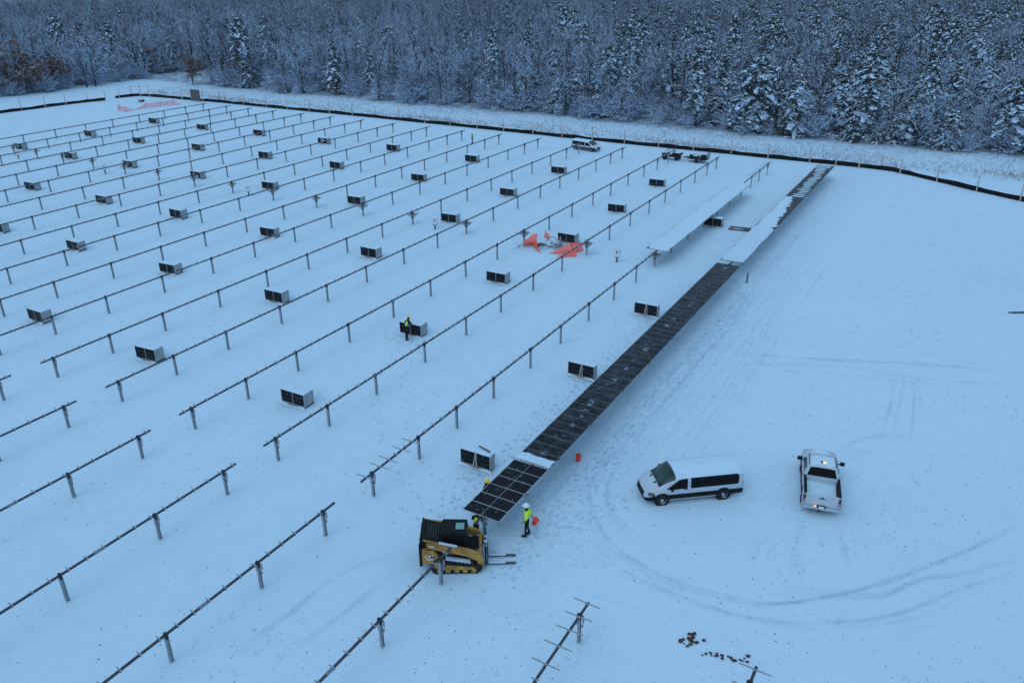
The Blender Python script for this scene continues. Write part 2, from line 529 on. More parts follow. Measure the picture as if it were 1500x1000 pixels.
for px in [
    [(860, 785), (908, 833), (969, 860), (1033, 884), (1087, 900), (1160, 911), (1260, 909), (1330, 893), (1390, 868), (1440, 852), (1500, 832)],
    [(885, 785), (930, 820), (985, 850), (1060, 872), (1130, 884), (1240, 868), (1310, 850), (1400, 815), (1450, 790), (1500, 762)],
    [(820, 856), (890, 880), (961, 895)],
    [(1100, 865), (1200, 872), (1290, 875), (1350, 850), (1420, 838), (1500, 812)],
    [(1180, 752), (1166, 800), (1168, 845), (1180, 870)], [(1227, 758), (1238, 800), (1250, 850), (1262, 880)],
    [(1150, 772), (1112, 795), (1104, 830), (1112, 858)], [(1164, 778), (1130, 806), (1126, 850)],
    [(1085, 706), (1130, 707), (1172, 706)], [(1085, 729), (1130, 730), (1172, 729)],
    [(1060, 518), (1100, 520), (1250, 528), (1350, 533), (1450, 541), (1500, 548)], [(1050, 531), (1100, 533), (1230, 537), (1320, 550), (1420, 560), (1500, 561)],
    [(1311, 545), (1302, 600), (1289, 650)], [(1343, 545), (1338, 600), (1329, 655)],
    [(1215, 670), (1260, 645), (1320, 640), (1400, 655)], [(1235, 680), (1275, 662), (1330, 655)],
    [(940, 655), (905, 680), (888, 715), (893, 752), (930, 790), (990, 815)], [(955, 640), (895, 668), (866, 712), (870, 755), (900, 800), (960, 838), (1040, 858)],
    [(300, 1000), (380, 930), (430, 895), (480, 853), (540, 822), (600, 806)], [(385, 1000), (440, 945), (500, 900), (555, 855), (600, 830)],
    [(818, 730), (880, 660), (960, 575), (1030, 497), (1090, 430)], [(838, 735), (905, 660), (985, 575), (1050, 500), (1110, 432)],
    [(790, 745), (850, 680), (920, 600)], [(1090, 430), (1150, 365), (1200, 315)], [(1250, 880), (1240, 920), (1245, 940)], [(1410, 905), (1350, 920), (1310, 945)]]:
    ruts_set(px)
for k in range(9):                                        # older lanes running beside the finished row
    v = -15.2 + k * 0.62
    a0, a1 = rng.uniform(28, 40), rng.uniform(70, 100)
    ruts([(pix0.x, pix0.y) for pix0 in [project(W(u, v + 0.25 * math.sin(u * 0.07 + k))) for u in np.linspace(a0, a1, 7)]], 0.13, rng.uniform(0.10, 0.26))

def footprints():
    """trodden prints, several passes along each line people walked"""
    lines = [([(27, -20.6), (34, -20.9), (47, -20.5), (60, -20.4), (70, -20.6)], 7), ([(27, -16.2), (33, -16.3), (48, -16.2), (70, -16.0)], 6), ([(29, -16.4), (31, -14.8), (35, -12.8)], 3),
             ([(33, -22.2), (32.6, -20.0), (35, -19.6)], 6), ([(46.4, -22), (46.2, -20), (48, -19.8)], 5), ([(59.4, -22), (59, -20.2)], 4), ([(46.0, -38.5), (45.7, -36.5), (46.3, -34.8)], 7), ([(46, -36), (40, -34), (33, -28), (29, -21.5)], 2),
             ([(71, -41), (72, -35), (74, -33)], 6), ([(26.5, -15.5), (26.6, -18), (28.4, -19.5)], 6), ([(114, -74.4), (112, -70), (117, -60)], 2), ([(36, -13.5), (34.5, -11), (35, -9)], 1)]
    V, F = [], []
    for pts, passes in lines:
        P = catmull([W(u, v) for u, v in pts], 0.36)
        for k in range(passes):
            off = rng.gauss(0, 0.55)
            for i in range(rng.randint(0, 2), len(P) - 1, 2):
                if rng.random() < 0.25: continue
                t = (P[i + 1] - P[i]).normalized()
                n = Vector((-t.y, t.x, 0))
                side = 0.11 if (i // 2) % 2 else -0.11
                c = P[i] + n * (side + off + rng.gauss(0, 0.06)) + t * rng.gauss(0, 0.08)
                a = rng.gauss(0, 0.25)
                t, n = t * math.cos(a) + n * math.sin(a), n * math.cos(a) - t * math.sin(a)
                z = 0.030 + rng.random() * 0.012
                o = len(V)
                for x, y in ((0.16, 0.0), (0.10, 0.06), (-0.08, 0.055), (-0.15, 0.0), (-0.08, -0.055), (0.10, -0.06)):
                    V.append(tuple(c + t * x * 0.8 + n * y * 0.85 + Vector((0, 0, z))))
                F.append(tuple(range(o, o + 6)))
    me = bpy.data.meshes.new('footprints')
    me.from_pydata(V, [], F)
    me.materials.append(plain('trodden_snow', tuple(c * q for c, q in zip(SNOW, (0.82, 0.86, 0.90))), 0.8, 0, 0.12, 2.0, 0.2))
    tag(obj('footprints', me, ground), kind='stuff')
footprints()

# ------------------------------------------------------------------ tracker rows
U_POST = [28.22, 32.76, 37.63, 43.38, 49.04, 54.48, 60.26, 66.08, 71.64, 77.38, 83.13, 88.94, 94.40, 100.09, 105.81, 110.96, 115.35]
U_EDGE = [28.22, 32.56, 36.66, 41.21, 46.45, 51.34, 56.49, 61.73, 66.86, 71.66, 76.46, 81.6, 86.8, 92.0, 96.9, 102.1, 106.7, 110.8, 115.1]
TZ = 1.52
def make_shared():
    S = {}
    m = MB()                                             # I-section driven post
    for x, w, d in ((0, 0.012, 0.15),):
        m.box((0, 0, 0.55), (0.014, 0.15, 1.75))
    m.box((0, -0.078, 0.55), (0.11, 0.012, 1.75)).box((0, 0.078, 0.55), (0.11, 0.012, 1.75))
    S['post'] = m.mesh('post', GALV)
    m = MB()                                             # bearing on the post head
    m.lathe([(0.12, -0.05), (0.14, -0.03), (0.14, 0.03), (0.12, 0.05)], 10, (0, 0, TZ), 'Y').box((0, 0, TZ - 0.17), (0.13, 0.06, 0.16))
    S['bearing'] = m.mesh('bearing', DARKST)
    m = MB()                                             # damper strut with its bracket plate
    m.tube([(0.13, 0.08, TZ - 0.05), (0.15, 0.08, TZ - 0.36)], 0.045, 7).tube([(0.15, 0.08, TZ - 0.36), (0.10, 0.08, TZ - 0.62)], 0.022, 6)
    m.box((0.08, 0.08, TZ - 0.64), (0.12, 0.06, 0.07)).box((-0.09, 0.02, TZ - 0.30), (0.07, 0.14, 0.52))
    S['damper'] = m.mesh('damper', GALV)
    m = MB()                                             # slew drive and motor
    m.lathe([(0.10, -0.14), (0.13, -0.11), (0.13, 0.11), (0.10, 0.14)], 12, (0, 0, TZ), 'Y').box((0, 0, TZ - 0.42), (0.24, 0.22, 0.66)).tube([(0.12, 0, TZ - 0.5), (0.28, 0, TZ - 0.52)], 0.05, 8)
    S['drive'] = m.mesh('drive_unit', plain('drive_grey', (0.10, 0.11, 0.12), 0.5, 0.2))
    m = MB()
    m.box((0, 0, 0), (1.0, 0.8, 0.03), rot=Matrix.Rotation(R(14), 3, 'X'))
    S['panel'] = m.mesh('power_panel', [plain('small_power_panel', (0.22, 0.27, 0.29), 0.3, 0, 0.15)])
    m = MB()
    m.box((0, 0, 0), (0.045, 1.3, 0.04), rot=Matrix.Rotation(math.pi / 2, 3, 'Z')).box((0, 0, -0.04), (0.16, 0.10, 0.05))
    S['rail'] = m.mesh('module_rail', GALV)
    m = MB()
    m.lathe([(0.085, -0.22), (0.085, 0.22)], 8, (0, 0, TZ), 'Y')
    S['sleeve'] = m.mesh('splice_sleeve', plain('splice_zinc', (0.20, 0.22, 0.25), 0.5, 0.1))
    return S
SH = make_shared()
def tracker(v, posts, u0, u1, label, group, drive=None, dampers=(), clamps=None, rails=(), name='tracker_row'):
    uo = min(u0, u1)
    t = thing(name, label, 'tracker row', W(uo, v), -YAW, group)
    m = MB()
    m.tube([(0, 0, TZ), (0, abs(u1 - u0), TZ)], 0.066, 8)
    m.build('torque_tube', TUBE, t, True)
    for i, u in enumerate(posts):
        tilt = rng.uniform(-0.012, 0.012)
        p = obj('post', SH['post'], t, (0, u - uo, 0))
        p.rotation_euler = (tilt, rng.uniform(-0.01, 0.01), rng.uniform(-0.03, 0.03))
        obj('bearing', SH['bearing'], p)
        if i in dampers:
            obj('damper', SH['damper'], p)
        if i == drive:
            obj('drive_unit', SH['drive'], p)
            obj('power_panel', SH['panel'], p, (0, 0.1, TZ - 0.34))
    m = MB()
    lo, hi = clamps if clamps else (u0, u1)
    u = min(lo, hi) + 0.35
    n = 0
    while u < max(lo, hi) - 0.2:
        if not any(abs(u - r) < 0.4 for r in rails):
            a = rng.uniform(-0.25, 0.25)
            m.box((0, u - uo, TZ + 0.085), (0.36, 0.045, 0.035), rot=Matrix.Rotation(a, 3, 'Y'))
            m.box((0, u - uo, TZ), (0.16, 0.05, 0.155))
        u += 0.9 + rng.uniform(-0.06, 0.06)
        n += 1
    if m.v:
        tag(m.build('module_clamps', GALV, t), kind='stuff')
    for k in range(1, len(posts) - 1, 2):
        s = 0.62
        uu = posts[k] * (1 - s) + posts[k + 1] * s
        if min(lo, hi) < uu < max(lo, hi):
            obj('splice_sleeve', SH['sleeve'], t, (0, uu - uo, 0))
    for r in rails:
        o = obj('module_rail', SH['rail'], t, (0, r - uo, TZ + 0.10))
        o.rotation_euler[2] = rng.uniform(-0.03, 0.03)
        o.rotation_euler[1] = rng.uniform(-0.03, 0.03)
    return t
VROW = {k: V0 - k * PP for k in range(-3, 14)}
VROW.update({14: -121.55, 15: -128.3, 16: -134.5, 17: -141.4})
# north block
tracker(VROW[0], U_EDGE, 27.3, 116.6, 'long tracker row carrying swept dark and snowy solar panels, nearest the vehicles', 'tracker rows of the north block', 9, (0,), (27.3, 27.31), (), 'tracker_row')
row1 = tracker(VROW[1], U_EDGE, 27.3, 116.4, 'tracker row with snow-covered panels on its far half and short rails at its near tip', 'tracker rows of the north block', 9, (0, 18), (27.3, 71.4), (27.7, 28.9, 29.7, 30.9, 31.9, 106.6, 107.7, 108.8, 109.9, 111, 112.2, 113.4, 114.6, 115.8))
for k in range(2, 18):
    tracker(VROW[k], U_POST, 27.3, 116.5, 'bare tracker row, ' + ordw(k) + ' left of the swept panel row in the far block', 'tracker rows of the north block', 8, (0, 15, 16))
# south block
U_S = [24.25, 19.74, 14.54, 9.2, 3.5]
SL = {0: 'bare tracker row in front whose tip crosses the yellow loader', 1: 'bare tracker row in front, first to the left of the one crossing the loader', -1: 'tracker row with long cross rails, bottom edge centre', -2: 'stub of tracker row with cross rails at the bottom edge near the earth clods'}
for k in range(-2, 7):
    lab = SL.get(k) or 'bare tracker row in front, ' + ordw(k) + ' left of the one crossing the loader'
    rails = (25.0, 24.1, 23.2, 22.2, 21.1) if k == -1 else ((25.0, 24.0, 23.0) if k == -2 else ())
    off = {-2: 0.1}.get(k, 0)
    tracker(VROW[k], [u + off for u in U_S], 2.0, 25.15 + off, lab, 'tracker rows of the south block', None, (0, 1), None, rails)

# ------------------------------------------------------------------ solar modules on the two finished rows
def module_mesh(fm, mid):
    m = MB()
    L, Wd, h = 2.2, 0.88, 0.035
    m.box((0, 0, 0), (L - 0.05, Wd - 0.03, h * 0.8), 0)
    for s in (-1, 1):
        m.box((s * (L / 2 - 0.014), 0, 0), (0.028, Wd, h), 1)
        m.box((0, s * (Wd / 2 - 0.009), 0.001), (L - 0.056, 0.018, h), 1)
    if mid:
        m.box((0, 0, 0.0015), (0.016, Wd - 0.036, h), 1)
    return m.mesh('solar_module', [MODULE, fm])
MODM = module_mesh(ALU, True)
MODB = module_mesh(plain('frosted_frame', (0.13, 0.14, 0.16), 0.5, 0.1, 0.4, 1.0), False)
row0 = [o for o in bpy.data.objects if o.get('label', '').startswith('long tracker row carrying')][0]
MZ = TZ + 0.13
ROW_TILT = R(0.3)
def modules(row, u0, u1, dust, me, name='solar_module'):
    uo = 27.3
    n = round((u1 - u0) / 0.9)
    for i in range(n):
        u = u0 + (i + 0.5) * (u1 - u0) / n
        o = obj(name, me, row, (0, u - uo, MZ + 0.004 * math.sin(u * 0.9)))
        o.rotation_euler = (rng.uniform(-0.004, 0.004), -ROW_TILT + rng.uniform(-0.006, 0.006), 0)
        d = dust if not callable(dust) else dust(u)
        o.color = (1, 1, 1, d)
modules(row0, 27.9, 33.2, 0.15, MODM)
modules(row0, 33.7, 71.2, 1.0, MODB)
modules(row0, 72.2, 117.4, 1.0, MODB)
modules(row1, 72.0, 102.2, 1.0, MODB)
def snow_sheet(row, u0, u1, xa, xb, thick, label=None, step=0.5, edge=0.12):
    """lumpy blanket of snow lying on the glass between x = xa(u) and xb(u)"""
    uo = 27.3
    n = int((u1 - u0) / step)
    nx = 7
    P = []
    for i in range(n + 1):
        u = u0 + (u1 - u0) * i / n
        a, b = xa(u), xb(u)
        line = []
        for j in range(nx + 1):
            t = j / nx
            x = a + (b - a) * t
            e = min(1.0, t / edge, (1 - t) / edge, i / 1.0 if i < 1 else 1, (n - i) / 1.0 if i > n - 1 else 1)
            z = MZ + 0.014 + x * math.sin(ROW_TILT) * 1.0 + thick * max(0, e) ** 0.5 * (0.85 + 0.3 * math.sin(u * 1.3 + x * 2.1) * 0.5 + rng.uniform(-0.08, 0.08))
            line.append((x, u - uo, z))
        P.append(line)
    m = MB().grid(P, flip=True)
    return m.build('snow_cover', GROUND, row, True, ang=70)
snow_sheet(row1, 72.0, 102.4, lambda u: -1.1 + rng.uniform(-.015, .015), lambda u: 1.08 + rng.uniform(-.015, .01), 0.06)
snow_sheet(row0, 72.3, 84.5, lambda u: -1.1 + rng.uniform(-.015, .015), lambda u: 1.07 + rng.uniform(-.03, .01), 0.055)
# beyond that the blanket is sliding off: a ragged tongue on every module
uo = 27.3
nmod = round((117.4 - 72.2) / 0.9)
for i in range(nmod):
    u = 72.2 + (i + 0.5) * (117.4 - 72.2) / nmod
    if u < 84.3:
        continue
    t = (u - 84.3) / (117.4 - 84.3)
    if u > 114.6:
        a, b = -1.08, 0.55 + rng.uniform(-0.2, 0.2)
    elif t < 0.42:
        a, b = -1.09, 1.0 - 2.3 * t - rng.uniform(0.0, 0.3)
    elif t < 0.78:
        a, b = -0.25 + rng.uniform(-0.4, 0.2), 0.75 + rng.uniform(-0.35, 0.3)
    else:
        a, b = -0.6 + rng.uniform(-0.3, 0.3), 0.65 + rng.uniform(-0.35, 0.2)
    rows = []
    w = 0.46 if t < 0.42 else 0.44 * rng.uniform(0.25, 0.62)
    for k in range(5):
        y = u - uo + (-1 + 0.5 * k) * w
        aa, bb = a + (rng.uniform(-0.12, 0.12) if a > -1.05 else rng.uniform(0, .03)), b + rng.uniform(-0.22, 0.22)
        rows.append([(aa + (bb - aa) * q / 6, y, MZ + 0.016 + (aa + (bb - aa) * q / 6) * math.sin(ROW_TILT) + 0.04 * min(1, min(q, 6 - q) / 1.5) * min(1, min(k, 4 - k) + 0.15)) for q in range(7)])
    MB().grid(rows, flip=True).build('snow_patch', SNOWM, row0, True, ang=80)
# heaped ridge of swept snow and the push bar lying across the row
m = MB()
P = []
for i in range(15):
    x = -1.08 + 2.16 * i / 14
    P.append([(x, 33.25 - uo + 0.3 * k + rng.uniform(-0.06, 0.06) * (k in (0, 3)), MZ + 0.0 + x * math.sin(ROW_TILT) + [0.014, 0.09, 0.07, 0.016][k] + rng.uniform(-0.012, 0.012)) for k in range(4)])
m.grid(P)
m.build('snow_ridge', SNOWM, row0, True, ang=80)
bar = MB().tube([(-1.3, 0, 0), (1.22, 0.02, 0.0)], 0.035, 6).box((0.05, 0.04, 0.0), (1.5, 0.05, 0.07))
o = bar.build('snow_push_bar', GALV, None, loc=W(33.2, V0, MZ + 0.09), rz=-YAW)
tag(o, 'long metal push bar lying across the dark panels beside a snow ridge', 'bar')

# ------------------------------------------------------------------ pallets of packed modules
PL, PD, PH = 2.05, 1.0, 1.14
def pallet_meshes():
    S = {}
    m = MB()
    for y in (0.08, PD / 2, PD - 0.08):
        m.box((-PL / 2, y, 0.055), (PL, 0.09, 0.11))
    for i in range(7):
        m.box((-PL + 0.12 + i * (PL - 0.24) / 6, PD / 2, 0.124), (0.14, PD, 0.024))
    S['base'] = m.mesh('pallet_base', WOOD)
    m = MB()
    m.box((-PL / 2, PD / 2 + 0.03, 0.14 + 0.48), (PL - 0.02, PD - 0.08, 0.96))
    S['core'] = m.mesh('module_stack', PACK)
    m = MB()                                             # right hand end: edges of the upright modules
    for i in range(12):
        y = 0.075 + i * (PD - 0.12) / 11
        m.box((-0.006, y, 0.14 + 0.48), (0.03, 0.05, 0.95))
    S['edges'] = m.mesh('module_edges', PACK)
    m = MB()                                             # front module, glass outward
    for s in (0, 1):
        m.box((-PL * (0.25 + 0.5 * s), 0.028, 0.14 + 0.485), (PL / 2 - 0.045, 0.03, 0.93), 0)
    m.box((-PL / 2, 0.022, 0.625), (0.03, 0.04, 0.97), 1)
    for z in (0.15, 1.10):
        m.box((-PL / 2, 0.02, z), (PL, 0.04, 0.026), 1)
    for x in (-0.014, -PL + 0.014):
        m.box((x, 0.021, 0.625), (0.026, 0.041, 0.925), 1)
    for z in (0.45, 0.78):
        m.box((-PL / 2, 0.013, z), (PL - 0.06, 0.014, 0.010), 2)
    S['front'] = m.mesh('front_module', [MODULE, ALU, plain('busbar_grey', (0.10, 0.11, 0.13), 0.4)])
    m = MB()
    P = []
    for i in range(9):
        row = []
        for j in range(6):
            e = min(i, 8 - i, 1) * min(j, 5 - j, 1)
            row.append((-PL - 0.02 + (PL + 0.04) * i / 8, -0.015 + (PD + 0.03) * j / 5, 1.10 + (0.05 + 0.02 * math.sin(i * 1.9 + j)) * e + (0.0 if e else 0.012)))
        P.append(row)
    m.grid(P, flip=True)
    S['snow'] = m.mesh('snow_cap', SNOWM, True, 80)
    m = MB()
    P = [[(-PL * f, -0.05 - 0.22 * s + 0.05 * math.sin(9 * f), 0.015 + (0.10 * (1 - s) ** 2) * (0.6 + 0.4 * math.sin(7 * f + 1))) for s in (0, 0.4, 1)] for f in [i / 10 * 1.1 - 0.05 for i in range(11)]]
    m.grid(P)
    S['drift'] = m.mesh('snow_drift', SNOWM, True, 80)
    m = MB()                                             # A-shaped timber prop
    for dx in (-0.16, 0.16):
        m.tube([(-PL * 0.47, -0.01, 1.2), (-PL * 0.47 + dx, -0.34, 0.0)], 0.028, 4)
    S['prop'] = m.mesh('timber_prop', plain('pale_timber', (0.45, 0.42, 0.38), 0.8))
    return S
PS = pallet_meshes()
def pallet(u, v, label, rz=0.0, prop=False, snowface=None):
    t = thing('module_pallet', label, 'pallet', W(u, v), -YAW + rz, 'pallets of packed solar modules between the rows')
    obj('pallet_base', PS['base'], t)
    s = obj('module_stack', PS['core'], t)
    obj('module_edges', PS['edges'], s)
    f = obj('front_module', PS['front'], t)
    f.color = (1, 1, 1, 0.2)
    obj('snow_cap', PS['snow'], t)
    obj('snow_drift', PS['drift'], t)
    if prop:
        t.scale = (1, 0.55, 0.97)
        obj('timber_prop', PS['prop'], t)
    else:
        t.scale = (1, rng.uniform(0.84, 1.0), rng.uniform(0.90, 1.0))
    if snowface:
        m = MB()
        n = rng.randint(4, 6)
        for i in range(n):
            c = Vector((-PL * rng.uniform(0.1, 0.9), -0.0, rng.uniform(0.25, 0.9)))
            r = rng.uniform(0.06, 0.2)
            P = [c + Vector((math.cos(a) * r * rng.uniform(.7, 1.5), 0.002, math.sin(a) * r * rng.uniform(.4, .8))) for a in [2 * math.pi * k / 8 for k in range(8)]]
            m.add([c + Vector((0, -0.03, 0))] + P, [(0, k + 1, (k + 1) % 8 + 1) for k in range(8)])
        tag(m.build('stuck_snow', SNOWM, f), kind='stuff')
    return t
PAL = [(33.63, -36.02), (33.26, -50.72), (46.78, -35.91), (46.5, -50.8), (60.27, -36.05), (60.02, -51.17), (46.87, -65.41), (33.41, -65.31), (46.63, -80.24), (59.94, -80.45), (60.12, -65.47), (75.08, -65.82), (74.27, -50.95), (74.14, -35.65), (87.47, -35.64), (101.42, -35.86), (87.62, -51.0), (101.63, -50.82), (88.52, -65.84), (101.94, -65.79), (102.49, -81.26), (88.65, -81.0), (101.71, -95.33), (75.27, -80.89), (88.61, -95.52), (101.7, -110.45), (74.74, -94.51), (87.77, -109.85), (101.0, -124.16), (74.5, -109.04), (87.16, -123.79), (100.93, -137.72), (73.95, -122.76), (86.9, -136.97), (74.44, -136.98), (59.83, -94.37), (59.51, -109.09), (46.45, -93.86)]
USLOT = [33.5, 46.7, 60.0, 74.5, 87.8, 101.6]
VSLOT = [-21.2, -36, -51, -65.6, -80.7, -94.9, -109.9, -123.8, -137.2]
for u, v in PAL:
    a = min(range(6), key=lambda i: abs(USLOT[i] - u))
    b = min(range(9), key=lambda i: abs(VSLOT[i] - v))
    extra = {(1, 1): 'module pallet with a worker in hi-vis bent over it', (3, 1): 'module pallet beside the fallen orange barrier mesh', (0, 1): 'snow-capped module pallet nearest the camera between bare tracker rows'}.get((a, b))
    lab = extra or 'module pallet in the ' + ordw(b) + ' lane left of the swept panels, ' + ordw(a + 1) + ' from near end'
    pallet(u, v, lab, R(rng.uniform(-1, 6)), snowface=rng.random() < (0.1 if v > -90 else 0.4))
for (u, v), lab in zip([(59.78, -21.14), (46.95, -21.03), (33.45, -21.45)], ['propped module pallet beside the swept panels, farthest of three propped ones', 'propped module pallet beside the swept panels, middle of three propped ones', 'propped module pallet nearest the loader with snow and a plank on top']):
    pallet(u, v + 0.25, lab, R(rng.uniform(1, 5)), prop=True)
pallet(87.3, -23.75, 'dark module pallet half hidden beneath the snow-covered panel row', R(2))
tag(MB().box((0, 0, 0), (0.95, 0.09, 0.05)).build('loose_plank', DARKW, None, loc=W(33.9, -21.85, 1.19), rz=-YAW - 0.25), 'dark plank lying on the snowy pallet nearest the loader', 'plank')

# ------------------------------------------------------------------ controller boxes on short posts
cb = [(71.11, -29.46), (71.35, -51.86), (71.61, -81.75), (70.44, -109.75), (70.27, -131.15)]
for i, (u, v) in enumerate(cb):
    lab = ['pale control box on a short post left of the snow-covered panels', 'pale control box on a post below a pallet, mid field', 'pale control box on a post between drive units, left of centre', 'small control box on a post in the far left field', 'small control box on a post, farthest left of all'][i]
    t = thing('control_box', lab, 'control box', W(u, v), -YAW, 'control boxes along the drive line')
    MB().box((0, 0, 0.25), (0.12, 0.12, 0.7)).box((0, 0, 0.55), (0.5, 0.16, 0.08)).build('post', DARKST, t)
    MB().box((0, 0, 0.98), (0.62, 0.26, 0.78)).build('cabinet', GREYBOX, t)
    MB().box((0.02, -0.145, 1.08), (0.12, 0.03, 0.2)).build('latch', DARKST, t)
    MB().box((0, 0, 1.40), (0.64, 0.28, 0.07)).build('snow_cap', SNOWM, t)

# ------------------------------------------------------------------ silt fence, posts, braces, gate
fence_line = [(84.0, -178.5), (98.2, -177.0), (107.5, -176.1), (115.6, -173.9)]
fence_line2 = [(118.6, -174.6), (122.6, -173.4), (123.9, -171.8), (124.6, -165.2), (124.8, -158.6), (125.4, -146), (125.6, -127), (126.0, -110), (126.0, -80), (125.8, -60), (126.0, -40), (126.1, -22), (126.0, -12), (125.0, -9.4), (122.2, -4.6), (119.1, 0.3), (116.2, 5.6), (112.0, 12.5), (107, 20)]
def silt(pts, label):
    P = catmull([W(u, v) for u, v in pts], 1.2)
    rows = []
    for i, p in enumerate(P):
        h = 0.58 + 0.05 * math.sin(i * 0.9) + rng.uniform(-0.05, 0.05)
        t = (P[min(i + 1, len(P) - 1)] - P[max(i - 1, 0)]).normalized()
        nrm = Vector((-t.y, t.x, 0))
        sag = 0.05 * math.sin(i * 1.31)
        rows.append([p + nrm * (0.02 + sag * 0.3) + Vector((0, 0, -0.15)), p + nrm * (sag + 0.02) + Vector((0, 0, h * 0.5)), p + nrm * 0.02 + Vector((0, 0, h)), p - nrm * 0.02 + Vector((0, 0, h)), p + nrm * (sag - 0.02) + Vector((0, 0, h * 0.5)), p + nrm * (-0.02 + sag * 0.3) + Vector((0, 0, -0.15))])
    o = MB().grid(rows).build('silt_fence', SILT, None, True, ang=60)
    return tag(o, label, 'silt fence')
silt(fence_line, 'short black silt fence run at the far left edge')
silt(fence_line2, 'long black silt fence running along the far edge of the field')
post_uv = [(93.49, -177.0), (98.28, -177.07), (102.87, -175.98), (107.57, -175.98), (112.31, -175.24), (115.47, -173.45), (119.62, -174.36), (124.91, -165.22), (126.0, -146.8), (125.3, -140.2), (125.5, -133.55), (125.4, -127.43), (125.3, -121.3), (126.0, -116.4), (126.0, -110.45), (126.3, -104.79), (126.3, -98.99), (126.2, -92.82), (125.7, -86.66), (125.84, -80.81), (125.84, -75.14), (125.5, -68.99), (125.44, -63.19), (125.45, -57.5), (125.88, -51.83), (125.94, -45.86), (126.06, -40.03), (125.87, -33.91), (126.13, -28.27), (126.0, -22.08), (125.7, -18.32), (122.2, -4.6), (119.08, 0.31), (116.46, 5.25), (113.2, 10.6)]
m = MB().lathe([(0.085, -0.4), (0.082, 1.0), (0.078, 2.28), (0.05, 2.32)], 7)
m.box((0.0, -0.086, 0.75), (0.03, 0.02, 0.5), 1)
POSTM = m.mesh('fence_post', [POSTW, STRAW])
for i, (u, v) in enumerate(post_uv):
    o = obj('fence_post', POSTM, None, W(u - 0.16, v), rng.uniform(0, 6))
    o.rotation_euler[0], o.rotation_euler[1] = rng.uniform(-0.03, 0.03), rng.uniform(-0.03, 0.03)
    o.scale = (1, 1, rng.uniform(0.92, 1.08))
    if i < 7: lab = 'thin post at the far left silt fence, ' + ordw(i + 1) + ' from the picture edge'
    elif i == 7: lab = 'single thin fence post between the corner brace and the dark gate'
    elif i < 31: lab = 'thin post along the back silt fence, ' + ordw(i - 7) + ' counted from the dark gate'
    else: lab = 'thin fence post on the bending fence at the far right, ' + ordw(i - 30) + ' after the brace'
    tag(o, lab, 'fence post', 'thin posts along the silt fence')
def brace(pts, label, h=1.95):
    c = sum((W(u, v) for u, v in pts), Vector()) / len(pts)
    t = thing('brace_assembly', label, 'fence brace', c)
    Q = [W(u, v) - c for u, v in pts]
    for q in Q:
        MB().lathe([(0.11, -0.4), (0.105, 1.2), (0.10, h), (0.06, h + 0.03)], 8).build('post', POSTW, t, True, loc=q)
    for a, b in zip(Q, Q[1:]):
        z = Vector((0, 0, h - 0.25))
        MB().tube([a + z, b + z + Vector((0, 0, rng.uniform(-0.03, 0.03)))], 0.045, 6).build('rail', POSTW, t)
brace([(122.2, -173.7), (123.5, -172.2), (123.9, -169.6)], 'corner brace of three stout posts and rails at the far left corner', 2.5)
brace([(124.2, -158.7), (124.3, -155.7)], 'pair of stout posts with rail on the near side of the dark gate', 2.4)
brace([(124.5, -152.3), (126.2, -148.6)], 'pair of stout posts with rail on the far side of the dark gate', 2.3)
brace([(125.6, -15.1), (126.1, -12.2), (124.8, -9.5)], 'three stout posts joined by rails at the right-hand fence bend', 2.0)
t = thing('gate_panel', 'square dark boarded gate panel standing at the back fence', 'gate', W(124.1, -154.0), -YAW + R(4))
for i in range(7):
    MB().box((-1.2 + i * 0.4, 0, 1.35), (0.385, 0.05, 2.4)).build('board', SIGNG, t)
MB().box((0, 0.06, 0.5), (2.8, 0.07, 0.12)).box((0, 0.06, 2.1), (2.8, 0.07, 0.12)).build('cross_rail', DARKW, t)

# ------------------------------------------------------------------ barrier mesh, pile, scraps
def netting(name, pts, hts, mat, label, lean=0.0, posts=True):
    P = [W(u, v) for u, v in pts]
    c = P[0].copy()
    t = thing(name, label, 'barrier mesh', c)
    rows = []
    for i in range(len(P) - 1):
        n = 6
        for k in range(n + (i == len(P) - 2)):
            f = k / n
            p = P[i].lerp(P[i + 1], f) - c
            h = hts[i] * (1 - f) + hts[i + 1] * f
            tdir = (P[i + 1] - P[i]).normalized()
            nr = Vector((-tdir.y, tdir.x, 0))
            h += -0.06 * math.sin(math.pi * f)
            rows.append([p + nr * (lean * q * q * h + 0.05 * math.sin(5 * f + 2 * q)) + Vector((0, 0, 0.02 + h * q)) for q in (0, 0.33, 0.66, 1)])
    MB().grid(rows).build('mesh_sheet', mat, t, True, ang=80)
    if posts:
        for p, h in zip(P, hts):
            if h > 0.3:
                MB().tube([p - c + Vector((0, 0, -0.2)), p - c + Vector((0.02, 0, h + 0.12))], 0.03, 5).build('stake', DARKW, t)
netting('barrier_netting', [(109.2, -159.8), (107.8, -158.6), (107.2, -155.4), (109.6, -155.7), (112.4, -155.8), (115.7, -155.2), (118.3, -154.3), (119.2, -153.6)], [1.0, 0.95, 1.15, 0.12, 1.05, 1.05, 1.0, 0.35], NETP, 'pink-orange barrier mesh zigzagging on stakes in the far left corner')
netting('fallen_netting', [(70.9, -40.1), (71.6, -39.2), (70.6, -38.5), (70.1, -37.9), (69.8, -37.4)], [0.5, 1.35, 0.8, 0.3, 0.03], NETR, 'peaked orange barrier mesh at the left of the pipe heap', 0.25, False)
netting('fallen_netting', [(70.1, -36.6), (70.3, -35.8), (70.9, -35.0), (71.2, -34.4), (72.6, -33.9)], [0.04, 0.45, 0.9, 1.1, 0.9], NETR, 'crumpled orange barrier mesh in front of a pallet, right of the pipe heap', 0.5, False)
